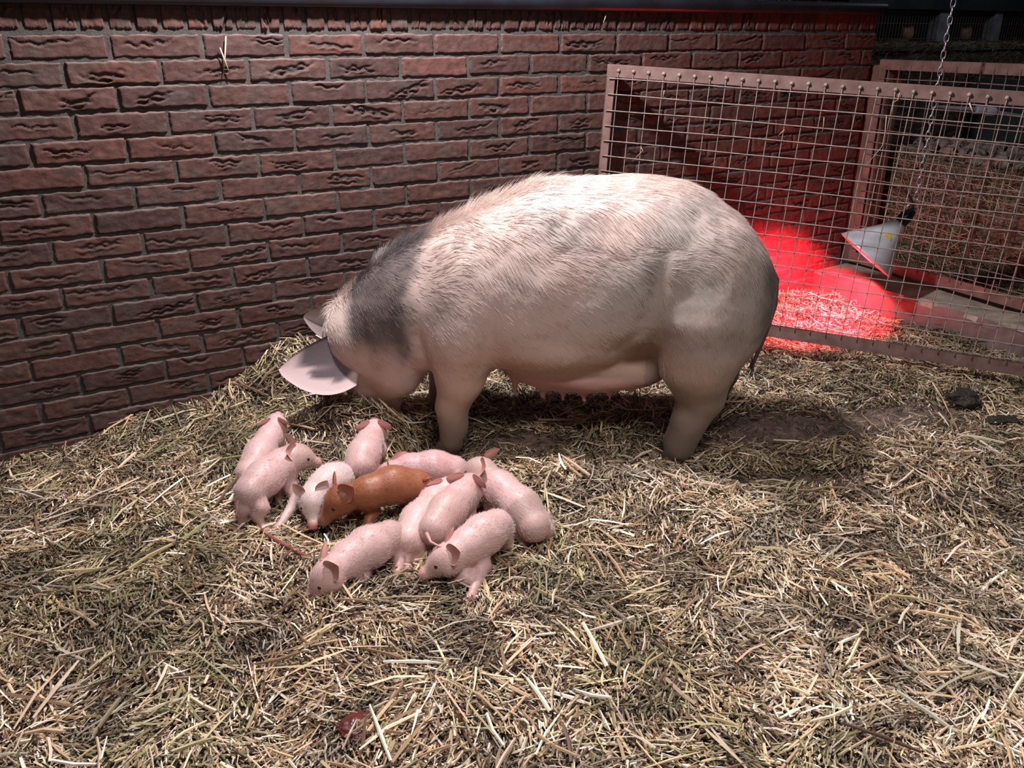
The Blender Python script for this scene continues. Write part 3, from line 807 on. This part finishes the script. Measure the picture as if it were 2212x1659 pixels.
        inn = sstep(.0, -.02, np.abs(Y)-.06)*sstep(.60, .70, X)*sstep(.5, .4, Z); C = lerp(C, [.25, .16, .14], inn*.5)
        return C
    C = colour(X, Y, Z)
    body = link('body', mesh_np('body', V, Q, M_SKIN, C), root)
    # hooves: two claws each
    for fx, fy in ((.010, -.120), (-.065, .110), (.620, -.114), (.716, .10)):
        z0 = float(gh(*(SO+SD*fx+SN*fy)))
        def hf(P, fx=fx, fy=fy):
            d = 9.
            for s2 in (-1, 1):
                a = ellip(P, (fx-.012, fy+s2*.015, .100), (.034, .0145, .028))
                d = np.minimum(d, smin(a, rcone(P, (fx-.004, fy+s2*.012, .122), (fx-.022, fy+s2*.016, .088), .017, .013), .008))
                d = np.minimum(d, rcone(P, (fx+.034, fy+s2*.014, .140), (fx+.042, fy+s2*.016, .122), .009, .005))
            return np.maximum(d, .080-P[..., 2])
        v, q = nets(hf, (fx-.07, fy-.05, .07), (fx+.07, fy+.05, .16), .004)
        link('hoof', mesh_np('hoof', smooth_verts(v, q, 1), q, M_HOOF, np.full((len(v), 3), .2)), root)
    # tail
    t = MB(); t.tube([(.815, -.0, .60), (.840, -.015, .56), (.842, -.03, .50), (.830, -.04, .44), (.816, -.05, .39), (.806, -.05, .35), (.800, -.052, .33)], [.014, .012, .010, .008, .0065, .005, .003], 10)
    t.build('tail', mat('tail_skin', (.13, .075, .065), rough=.7), root, True)
    t = MB()
    for k in range(40):
        r0 = np.random.default_rng(k); p = np.array([.800, -.052, .335+.03*r0.random()]); q = p+np.array([r0.normal(0, .008), r0.normal(0, .008), -.03-.02*r0.random()])
        t.tube([p, (p+q)/2+[r0.normal(0, .003), 0, 0], q], [.0007, .0006, .0002], 4)
    t.build('tail_tuft', mat('tail_hair', (.10, .07, .06), rough=.7), root, True)
    # eyes
    for sy in (-1, 1):
        e = MB(); bm2 = bmesh.new(); bmesh.ops.create_uvsphere(bm2, u_segments=16, v_segments=10, radius=.0115)
        me = bpy.data.meshes.new('eye'); bm2.to_mesh(me); bm2.free(); me.materials.append(M_EYE)
        o = link('eye', me, root); mk = (np.abs(V[:, 0]+.305) < .014) & (np.abs(V[:, 2]-.30) < .012)
        o.location = V[np.where(mk, V[:, 1]*sy, -9).argmax()]
    # ears
    def ecol(A, B, side):
        C = lerp(np.broadcast_to([.60, .44, .44], (*A.shape, 3)), np.broadcast_to([.045, .034, .044], (*A.shape, 3)),
                 np.clip(sstep(.35, .15, B+.8*(noise3(A*4+2, B*3, 0, 4)-.5))*sstep(.86, .70, A)*sstep(.0, .12, A)*.9, 0, 1))
        return C
    def L3(x, y, off):    # pixel -> sow local, on the plane y_local = off
        d = ray(x, y); nn = np.array([SN[0], SN[1], 0]); M0 = np.array([SO[0], SO[1], 0])+off*nn
        t = ((M0-CAM)@nn)/(d@nn); P = CAM+d*t; v = P-np.array([SO[0], SO[1], 0])
        return np.array([v[:2]@SD, off, P[2]])
    b0, t0 = L3(778, 782, -.085), L3(604, 796, -.185)
    up = L3(700, 735, -.14)-L3(700, 820, -.14); up = up+np.array([0, .75, 0])*np.linalg.norm(up)
    nr = np.cross(t0-b0, up); nr = nr*(1 if nr[1] < 0 else -1)
    leaf('ear', root, b0, t0, -up, nr, .094, .16, -.10, .006, ecol, M_EAR, label='large near ear with a grey patch')
    b1, t1 = L3(745, 705, .075), L3(652, 684, .12)
    up = np.array([.05, .25, 1.]); ax_ = t1-b1; up = up-ax_*(up@ax_)/(ax_@ax_); nr = np.cross(ax_, up); nr = nr*(1 if nr[1] < 0 else -1)
    def ecol2(A, B, side):
        c = np.broadcast_to([.68, .54, .53], (*A.shape, 3)); return lerp(c, [.20, .14, .14], np.clip(sstep(.15, .5, B), 0, 1)*(.9 if side > 0 else 0))
    leaf('ear', root, b1, t1, -(up), nr, .050, .55, -.05, .006, ecol2, M_EAR, label='far ear folded against the wall side')
    # bristles
    rng = np.random.default_rng(33)
    tri = np.cross(V[Q[:, 1]]-V[Q[:, 0]], V[Q[:, 3]]-V[Q[:, 0]]); A = np.linalg.norm(tri, axis=1)
    cen = V[Q].mean(1); nf = Nn[Q].mean(1); nf /= np.linalg.norm(nf, axis=1, keepdims=True)
    A = A*np.where((nf[:, 1] > .55) & (nf[:, 2] < .5), .1, 1)*np.where(cen[:, 2] < .33, .35, 1)
    n = 80000; f = rng.choice(len(Q), n, p=A/A.sum())
    q = rng.random((n, 2)); vv = V[Q[f]]
    P = (vv[:, 0]*(1-q[:, :1])*(1-q[:, 1:])+vv[:, 1]*q[:, :1]*(1-q[:, 1:])+vv[:, 2]*q[:, :1]*q[:, 1:]+vv[:, 3]*(1-q[:, :1])*q[:, 1:])
    N_ = nf[f]
    flow = np.stack([np.ones(n), np.zeros(n), -.35-.9*sstep(.75, .35, P[:, 2])+.0*P[:, 0]], -1)
    rump = sstep(.45, .75, P[:, 0]); flow[:, 2] -= rump*1.3
    wv = (fbm(P[:, 0]*6, P[:, 1]*6, P[:, 2]*11, 15, 2)-.5)*2
    flow[:, 2] += wv*2.0*sstep(.45, .65, P[:, 2]); flow[:, 1] += (fbm(P[:, 0]*11, P[:, 1]*9, P[:, 2]*11, 19, 2)-.5)*.9
    flow -= N_*(flow*N_).sum(1, keepdims=True); flow /= np.linalg.norm(flow, axis=1, keepdims=True)
    ridge = np.exp(-(P[:, 1]/.03)**2)*(N_[:, 2] > .5)*sstep(.40, .05, P[:, 0])
    D1 = flow+N_*(.06+.12*rng.random((n, 1))+.9*ridge[:, None])+rng.normal(0, .07, (n, 3))
    D1 /= np.linalg.norm(D1, axis=1, keepdims=True)
    D2 = -N_*.22+flow*.1+rng.normal(0, .05, (n, 3))
    L = (.012+.013*rng.random(n))*(1+1.0*sstep(.5, .72, P[:, 2])+.9*ridge)*np.where(P[:, 2] < .33, .6, 1)
    Ch = colour(P[:, 0], P[:, 1], P[:, 2]); 
    Ch = Ch*.45+.55*np.minimum(1, Ch*1.5+.12); Ch *= rng.uniform(.68, 1.15, (n, 1))
    Ch = Ch*(.70+.6*fbm(P[:, 0]*10, P[:, 1]*10, P[:, 2]*22, 27, 2))[:, None]
    hairs('bristles', root, P-N_*.001, D1, D2, L, .00034, np.clip(Ch, 0, .95), M_HAIR)
    return root
build_sow()

# ------------------------------------------------------------------ piglets (points given in the nest's own picture grid and a height)
def Q_(cx, cy, z): return at_z(480+cx/2.9105, 860+cy/2.9105, z)
PINK = np.array([.68, .445, .43])
def piglet(label, spine, legs, tail=None, up=(0, 0, 1), r=1.0, base_col=PINK, shade=None, ears=(1, 1), earcol=None, head_tint=None, snout_col=(.62, .30, .29), eartilt=0., earscale=1.):
    """spine: rump, mid, shoulder, head, snout   each (cx, cy, z)"""
    S = [Q_(*p) for p in spine]
    org = np.array([S[1][0], S[1][1], float(gh(S[1][0], S[1][1]))])
    root = empty('piglet', tuple(org), label, 'piglet', 'litter of newborn piglets')
    S = [p-org for p in S]
    rump, mid, sho, hd, sn = S
    f = sn-hd; f /= np.linalg.norm(f); u = np.array(up, float); u = u-f*(u@f); u /= np.linalg.norm(u); sd = np.cross(f, u)
    sn = hd+f*min(max(np.linalg.norm(sn-hd), .048), .068)
    Lg = [([Q_(*p)-org for p in l]) for l in legs]
    for l in Lg:   # feet rest on the straw
        w_ = l[-1]+org; l[-1][2] = float(gh(w_[0], w_[1]))-org[2]+.006
    k = r
    def fn(P):
        d = rcone(P, rump, mid, .036*k, .0405*k)
        d = smin(d, rcone(P, mid, sho, .0405*k, .036*k), .02)
        d = smin(d, rcone(P, sho, sho*.4+hd*.6, .033*k, .027*k), .018)
        d = smin(d, ellip(P, hd, (.038*k, .031*k, .032*k), np.stack([f, sd, u], 1)), .014)
        d = smin(d, rcone(P, hd+f*.010, sn-f*.004, .024*k, .0135*k), .014)
        d = smin(d, rcone(P, hd-u*.008+f*.01, sn-f*.012-u*.006, .016*k, .009*k), .008)
        d = smin(d, rcone(P, sn-f*.003, sn+f*.0015, .0130*k, .0138*k), .003)
        # cheeks and brow
        for s2 in (-1, 1):
            d = smin(d, ellip(P, hd+sd*s2*.016*k-u*.010, (.018*k,)*3), .012)
            w2 = hd+f*.020*k+sd*s2*.0235*k+u*.008*k
            d = smin(d, -rcone(P, w2, w2+sd*s2*.001, .0040, .0030), -.004) if False else d
        for i, l in enumerate(Lg):
            rr = [.026*k, .0145*k, .0085*k] if len(l) == 3 else [.020*k, .009*k]
            if len(l) == 4: rr = [.026*k, .017*k, .0095*k, .0078*k]
            for (a, ra), (b, rb) in zip(list(zip(l, rr))[:-1], list(zip(l, rr))[1:]): d = smin(d, rcone(P, a, b, ra, rb), .012)
            ft = l[-1]
            d = smin(d, ellip(P, ft+np.array([0, 0, .002]), (.0105*k, .0085*k, .008*k)), .006)
        # nostrils
        for s2 in (-1, 1):
            c = sn+f*.0150*k+sd*s2*.0050*k+u*.001
            d = np.maximum(d, -(np.linalg.norm(P-c, axis=-1)-.0026*k))
        return d
    allp = np.array(S+[sn]+[p for l in Lg for p in l])
    V, Q = nets(fn, allp.min(0)-.06, allp.max(0)+.06, .0034)
    V = smooth_verts(V, Q, 1)
    n1 = fbm(V[:, 0]*25, V[:, 1]*25, V[:, 2]*25, 5, 3)
    C = np.array(base_col)*(.86+.28*n1)[:, None]
    ax1 = mid-rump
    # signed distance along body: 0 rump, 1 shoulder, 2 snout
    def seg(a, b):
        h = np.clip(((V-a)@(b-a))/((b-a)@(b-a)), 0, 1); return h, np.linalg.norm(V-a-h[:, None]*(b-a), axis=1)
    hs = [seg(rump, mid), seg(mid, sho), seg(sho, hd), seg(hd, sn)]
    dm = np.stack([x[1] for x in hs]); ki = dm.argmin(0); tt = np.choose(ki, [x[0] for x in hs])+ki
    C = lerp(C, np.array(base_col)*[.74, .62, .56], sstep(.50, .72, n1)*.45)
    if shade:
        for t0, t1, c, a in shade:
            m_ = sstep(t0-.15, t0+.1, tt+.25*(n1-.5))*sstep(t1+.15, t1-.1, tt+.25*(n1-.5)); C = lerp(C, c, m_*a)
    if head_tint is not None: C = lerp(C, head_tint, sstep(2.6, 3.1, tt)*.8)
    C = lerp(C, snout_col, sstep(.004, -.001, -((V-sn)@f)-.000)*(np.linalg.norm(V-sn, axis=1) < .022)*.9)
    for l in Lg:
        dd = np.linalg.norm(V-l[-1], axis=1); C = lerp(C, np.array(base_col)*[.75, .60, .55], sstep(.03, .005, dd)*.7)
    link('body', mesh_np('body', V, Q, M_PIGLET, C), root)
    rg = np.random.default_rng(int(abs(org[0])*9999)); N3 = vnormals(V, Q); nn_ = 5200
    fi = rg.integers(0, len(Q), nn_); Pf = V[Q[fi]].mean(1)+rg.normal(0, .0009, (nn_, 3)); Nf = N3[Q[fi]].mean(1)
    fl = -(f+ (hd-rump)/np.linalg.norm(hd-rump))[None]*.5+np.array([0, 0, -.25]); fl = fl-Nf*(fl*Nf).sum(1, keepdims=True)
    Dh = fl+Nf*.35+rg.normal(0, .15, (nn_, 3)); Dh /= np.linalg.norm(Dh, axis=1, keepdims=True)
    Cf = np.clip(C[Q[fi, 0]]*.6+.40*np.minimum(C[Q[fi, 0]]*1.5+.12*(C.mean() > .3), 1), 0, .95)
    hairs('fuzz', root, Pf-Nf*.0004, Dh, -Nf*.12, .0045+.004*rg.random(nn_), .00016, Cf, M_HAIR)
    ec = np.array(earcol if earcol is not None else np.array(base_col)*[1.0, .86, .82])
    for s2, on in zip((-1, 1), ears):
        if not on: continue
        b = hd-f*.014*k+sd*s2*.019*k+u*.016*k
        dr = sd*s2*.62-f*(.72+eartilt)+u*.15; dr /= np.linalg.norm(dr)
        nrm = f*.25+u*.60+sd*s2*.65; nrm = nrm-dr*(nrm@dr); nrm /= np.linalg.norm(nrm); side = np.cross(dr, nrm)
        def cf(A, B, sdd, ec=ec):
            c = np.broadcast_to(ec, (*A.shape, 3)); return lerp(c, ec*[.88, .68, .64], sstep(.75, .2, np.abs(B))*sstep(.95, .6, A)*(.75 if sdd > 0 else .1))
        leaf('ear', root, b, b+dr*.041*k*earscale, side, nrm, .0245*k*earscale, .26, .05, .0022, cf, M_EAR, n=(14, 11))
        e = bmesh.new(); bmesh.ops.create_uvsphere(e, u_segments=12, v_segments=8, radius=.0042*k)
        me = bpy.data.meshes.new('eye'); e.to_mesh(me); e.free(); me.materials.append(M_EYE); me.polygons.foreach_set('use_smooth', [True]*len(me.polygons))
        ed = sd*s2*.88+u*.47; vv = V-hd; mk = np.abs(vv@f-.024*k) < .004; sc_ = np.where(mk, vv@ed-.8*np.abs(vv@(u*.88-sd*s2*.47)), -9)
        o = link('eye', me, root); o.location = V[sc_.argmax()]-ed*.0016
    if tail is not None:
        T = [Q_(*p)-org for p in tail]; m_ = len(T)
        t = MB(); t.tube([tuple(p) for p in T], list(np.linspace(.0042, .0014, m_)), 8)
        t.build('tail', mat('piglet_tail', tuple(np.array(base_col)*[.95, .75, .72]), rough=.5), root, True)
    return root
g = .10
BR = (.40, .29, .24)
# A  top left, walking away towards the head of the sow
piglet('pink piglet at the back left, climbing towards the ear of the sow', [(165, 470, .17), (235, 345, .185), (300, 240, .20), (338, 165, .215), (352, 110, .215)],
       [[(215, 330, .17), (200, 350, .14), (190, 380, .12)], [(340, 260, .18), (370, 290, .15), (385, 320, .13)], [(150, 480, .15), (130, 500, .13), (130, 540, .1)]], r=.82)
# B
piglet('pink piglet standing at the far left of the litter with tail hanging', [(175, 585, .172), (265, 500, .178), (385, 410, .182), (475, 365, .188), (552, 392, .172)],
       [[(185, 610, .16), (245, 690, .14), (215, 735, .125), (268, 800, .11)], [(150, 600, .16), (130, 690, .14), (120, 740, .12)], [(405, 470, .16), (430, 560, .13), (470, 645, .11)], [(350, 480, .15), (360, 560, .12), (350, 600, .11)]],
       tail=[(118, 600, .175), (95, 660, .16), (95, 700, .145), (80, 760, .13)], shade=[(2.3, 4.2, BR, .45), (-.5, .35, (.42, .30, .27), .35)])
# C
piglet('whitish pink piglet facing the viewer beside the brown one', [(735, 490, .165), (690, 520, .17), (630, 560, .170), (565, 640, .160), (572, 790, .120)],
       [[(570, 590, .15), (470, 640, .125), (345, 775, .11)], [(640, 640, .15), (620, 700, .12), (610, 740, .11)], [(760, 520, .15), (770, 580, .12), (760, 600, .1)]], up=(-.10, -.15, 1), r=.93,
       base_col=(.74, .56, .54), snout_col=(.66, .25, .23), earscale=.85)
# D
piglet('pink piglet seen from behind, standing in front of the sow jowl', [(868, 415, .170), (890, 355, .178), (925, 280, .182), (958, 205, .188), (968, 150, .165)],
       [[(815, 430, .14), (800, 500, .12), (800, 520, .1)], [(930, 450, .14), (930, 500, .12), (930, 520, .1)], [(870, 300, .15), (850, 330, .12), (850, 345, .1)], [(980, 320, .15), (990, 350, .12), (995, 370, .1)]], r=.95)
# F behind E
piglet('pink piglet lying behind the back of the brown piglet', [(1455, 455, .150), (1330, 440, .160), (1180, 445, .160), (1060, 480, .150), (980, 520, .125)],
       [[(1480, 500, .13), (1470, 560, .11), (1430, 580, .1)], [(1150, 500, .13), (1130, 560, .11), (1120, 580, .1)]], base_col=(.66, .40, .40), ears=(1, 1))
# E brown
piglet('russet brown piglet standing in the middle of the pink litter', [(1215, 545, .178), (1075, 545, .186), (920, 590, .182), (735, 640, .172), (640, 765, .135)],
       [[(930, 640, .155), (945, 710, .13), (890, 830, .11)], [(860, 640, .15), (830, 700, .12), (800, 760, .1)], [(1235, 590, .16), (1260, 650, .135), (1215, 700, .11)], [(1170, 600, .15), (1150, 650, .12), (1165, 690, .1)]],
       tail=[(1262, 520, .200), (1310, 500, .205), (1345, 535, .19), (1330, 560, .18)], base_col=(.35, .12, .055), earcol=(.46, .20, .13), snout_col=(.22, .10, .08), r=1.02, shade=[(2.5, 4.2, (.25, .075, .035), .7)])
# G right, sitting
piglet('pink and grey banded piglet sitting at the right end of the litter', [(1960, 800, .140), (1880, 690, .158), (1745, 560, .178), (1620, 455, .195), (1495, 480, .175)],
       [[(1720, 620, .16), (1690, 680, .13), (1700, 730, .11)], [(1780, 600, .15), (1770, 660, .12), (1750, 700, .1)], [(1930, 810, .12), (1850, 820, .115), (1900, 880, .11)], [(2010, 780, .12), (2040, 830, .11), (2010, 880, .1)]],
       shade=[(2.4, 4.2, BR, .55), (.1, .95, (.36, .26, .22), .6), (-.5, .05, (.47, .31, .27), .5)], r=1.03, earcol=(.62, .34, .30))
# H
piglet('pink piglet squeezed in at the left flank of the central piglet', [(1175, 885, .155), (1235, 770, .160), (1335, 645, .165), (1420, 575, .172), (1470, 500, .150)],
       [[(1165, 920, .14), (1150, 990, .125), (1170, 1080, .11)], [(1220, 920, .14), (1235, 980, .12), (1225, 1040, .11)], [(1300, 700, .14), (1260, 740, .12), (1250, 760, .1)]], r=.9, base_col=(.72, .48, .46))
# I
piglet('tan pink piglet in the centre, its tail lying over another piglet', [(1335, 815, .180), (1415, 710, .188), (1500, 620, .192), (1555, 555, .200), (1610, 520, .175)],
       [[(1540, 650, .17), (1550, 740, .14), (1520, 800, .11)], [(1350, 850, .16), (1400, 900, .13), (1380, 960, .11)], [(1290, 850, .16), (1275, 910, .13), (1290, 980, .11)]],
       tail=[(1285, 850, .205), (1310, 905, .20), (1360, 930, .195), (1440, 950, .192)], shade=[(-.5, 1.6, (.55, .36, .32), .5), (2.4, 4.2, (.56, .33, .29), .4)], r=.94)
# J
piglet('pink piglet at the front right with head lowered, facing left', [(1725, 800, .178), (1640, 860, .180), (1530, 935, .172), (1410, 1010, .165), (1275, 1105, .135)],
       [[(1590, 960, .155), (1640, 1050, .13), (1560, 1250, .11)], [(1480, 1020, .14), (1530, 1130, .12), (1440, 1160, .11)], [(1760, 840, .16), (1780, 900, .13), (1730, 930, .1)], [(1680, 880, .15), (1670, 940, .12), (1640, 960, .1)]], r=.98,
       shade=[(2.7, 4.2, (.60, .38, .34), .4)])
# K
piglet('pink piglet at the front left with snout down in the straw', [(1050, 875, .162), (920, 940, .165), (790, 1015, .160), (665, 1115, .160), (570, 1235, .125)],
       [[(830, 1070, .14), (880, 1130, .12), (810, 1150, .11)], [(1080, 900, .15), (1125, 980, .13), (1105, 1110, .11)], [(1020, 940, .14), (1060, 1000, .12), (1090, 1060, .1)]], r=1.0,
       shade=[(-.5, .5, (.50, .33, .29), .6), (2.7, 4.2, (.60, .38, .34), .4)])

# ------------------------------------------------------------------ small things
def lump(name, px, py, sx, sy, sz, material, label, cat, group=None, seed=1):
    p = at_z(px, py, .09); z = float(gh(p[0], p[1]))
    b = bmesh.new(); bmesh.ops.create_icosphere(b, subdivisions=5, radius=1)
    for v in b.verts:
        c = v.co.copy(); k = 1+.45*(float(fbm(c.x*1.7+seed*5, c.y*1.7, c.z*1.7, seed, 4))-.5)*2
        v.co = Vector((c.x*sx*k, c.y*sy*k, c.z*sz*k))
    me = bpy.data.meshes.new(name); b.to_mesh(me); b.free(); me.materials.append(material); me.polygons.foreach_set('use_smooth', [True]*len(me.polygons))
    o = link(name, me); o.location = (p[0], p[1], z+sz*.55); o.rotation_euler = (0, 0, -.5); tag(o, label, cat, group); return o
lump('dung_lump', 2080, 882, .048, .034, .028, M_DUNG, 'rounder dark dung lump nearer the long gate', 'dung', 'dung lumps on the straw', 2)
lump('dung_lump', 2168, 918, .052, .022, .016, M_DUNG, 'flatter dark dung lump beside the right edge', 'dung', 'dung lumps on the straw', 6)
lump('wet_patch', 800, 1572, .055, .030, .006, M_WET, 'wet dark red patch glistening on the front straw', 'birth fluid', None, 3)

# cord between two piglets
pts = [Q_(x, y, 0) for x, y in ((235, 815), (275, 850), (340, 895), (400, 925), (470, 965), (540, 1000), (600, 1035))]
pts = [(p[0], p[1], float(gh(p[0], p[1]))+.030) for p in pts]
pts = [tuple(at_z(480+x/2.9105, 860+y/2.9105, q[2])) for (x, y), q in zip(((235, 815), (275, 850), (340, 895), (400, 925), (470, 965), (540, 1000), (600, 1035)), pts)]
mb = MB(); mb.tube(pts, [.0035, .0048, .0042, .005, .0045, .005, .003], 10); o = mb.build('umbilical_cord', M_CORD, None, True)
tag(o, 'reddish brown dried cord lying on the straw between two piglets', 'cord')

# wisps caught on the wall and gate
def wisp(name, pts, rad, label, group, col=(.62, .50, .34)):
    mb = MB(); mb.tube([tuple(p) for p in pts], list(np.linspace(rad, rad*.5, len(pts))), 6)
    o = mb.build(name, WM, None, True); tag(o, label, 'straw', group)
WM = mat('wisp_straw', (.55, .44, .31), rough=.6)
wy = lambda x, y, Y=-.008: at_y(x, y, Y)
root = empty('straw_wisp', tuple(wy(485, 110)), 'pale crossed straw stalks stuck on the upper brick wall', 'straw')
for a, b, c in (((488, 78), (486, 120), (483, 160)), ((475, 103), (485, 130), (497, 162))):
    mb = MB(); o_ = wy(485, 110); mb.tube([tuple(wy(*a, -.010)-o_), tuple(wy(*b, -.014)-o_), tuple(wy(*c, -.010)-o_)], [.0018, .0022, .0012], 6); mb.build('stalk', WM, root, True)
wisp('straw_wisp', [wy(1310, 30, -.012), wy(1306, 42, -.014), wy(1303, 50, -.012)], .0018, 'short pale straw stuck high on the bricks above the gate corner', None)
Gn = np.array([-math.sin(.8604), -math.cos(.8604), 0.])*1.
def ong(x, y, off=.012):
    d = ray(x, y); O = np.array([1.7473, -.0642, 0]); nn = np.array([math.sin(-.8604), -math.cos(-.8604), 0]); O = O+nn*off
    t = ((O-CAM)@nn)/(d@nn); return CAM+d*t
for i, (P_, lab) in enumerate([
    ([(2094, 222), (2099, 236), (2104, 247)], 'thick short straw hanging below the gate top rail at the right'),
    ([(1780, 253), (1779, 270), (1776, 286)], 'short vertical straw on the third gate wire'),
    ([(1695, 280), (1686, 288), (1681, 293)], 'small slanted straw on the gate near the wall'),
    ([(1915, 249), (1912, 285), (1906, 315), (1890, 335), (1873, 354)], 'long bent hay wisp hanging on the gate near the second gate post'),
    ([(1943, 200), (1940, 215), (1929, 222), (1927, 248)], 'thin looped hay wisp under the gate top rail'),
    ([(1384, 318), (1389, 325), (1380, 334), (1366, 349)], 'curled hay wisp on the left part of the gate'),
    ([(1435, 195), (1433, 205), (1430, 215)], 'tiny hay wisp on the upper left gate wires')]):
    wisp('hay_wisp', [ong(*q) for q in P_], .0026 if i == 0 else .0013, lab, 'hay wisps caught on the long gate')
# straw on the rump of the sow handled as its own stalk
p = at_d(1650, 580, 2.32)

# hens in the coop
def hen(px, py, size, label, Y=YB+.12):
    c = at_y(px, py, Y); root = empty('hen', (c[0], c[1], c[2]-size*1.6), label, 'hen', 'hens behind the coop mesh')
    o = np.array([0, 0, size*1.6])
    def fn(P):
        d = ellip(P, o+[0, 0, -size*.6], (size*.8, size*.62, size*.75))
        d = smin(d, rcone(P, o+[size*.35, 0, -size*.3], o+[size*.5, 0, size*.55], size*.38, size*.2), size*.2)
        d = smin(d, ellip(P, o+[size*.55, 0, size*.62], (size*.26, size*.2, size*.24)), size*.06)
        d = smin(d, rcone(P, o+[-size*.5, 0, -size*.4], o+[-size*1.15, 0, size*.25], size*.3, size*.12), size*.2)
        for s2 in (-1, 1): d = smin(d, rcone(P, o+[0, s2*size*.2, -size*1.2], o+[0, s2*size*.2, -size*1.58], size*.08, size*.05), size*.05)
        return d
    V, Q = nets(fn, o-[size*1.6, size, size*1.8], o+[size*1.2, size, size*1.2], size*.09)
    link('body', mesh_np('body', smooth_verts(V, Q, 1), Q, M_HEN, np.full((len(V), 3), .3)), root)
    m_ = MB(); m_.lathe([(size*.07, 0), (size*.001, size*.22)], tuple(o+[size*.78, 0, size*.6]), (1, 0, -.2), 10); m_.build('beak', M_YEL, root)
    m_ = MB(); m_.box(tuple(o+[size*.4, -size*.03, size*.8]), tuple(o+[size*.72, size*.03, size*1.0]), size*.02); m_.build('comb', M_RED, root)
hen(1962, 60, .066, 'dim brown hen on the left behind the coop mesh')
hen(2088, 62, .066, 'darker hen to the right of the hanging chain behind the mesh')
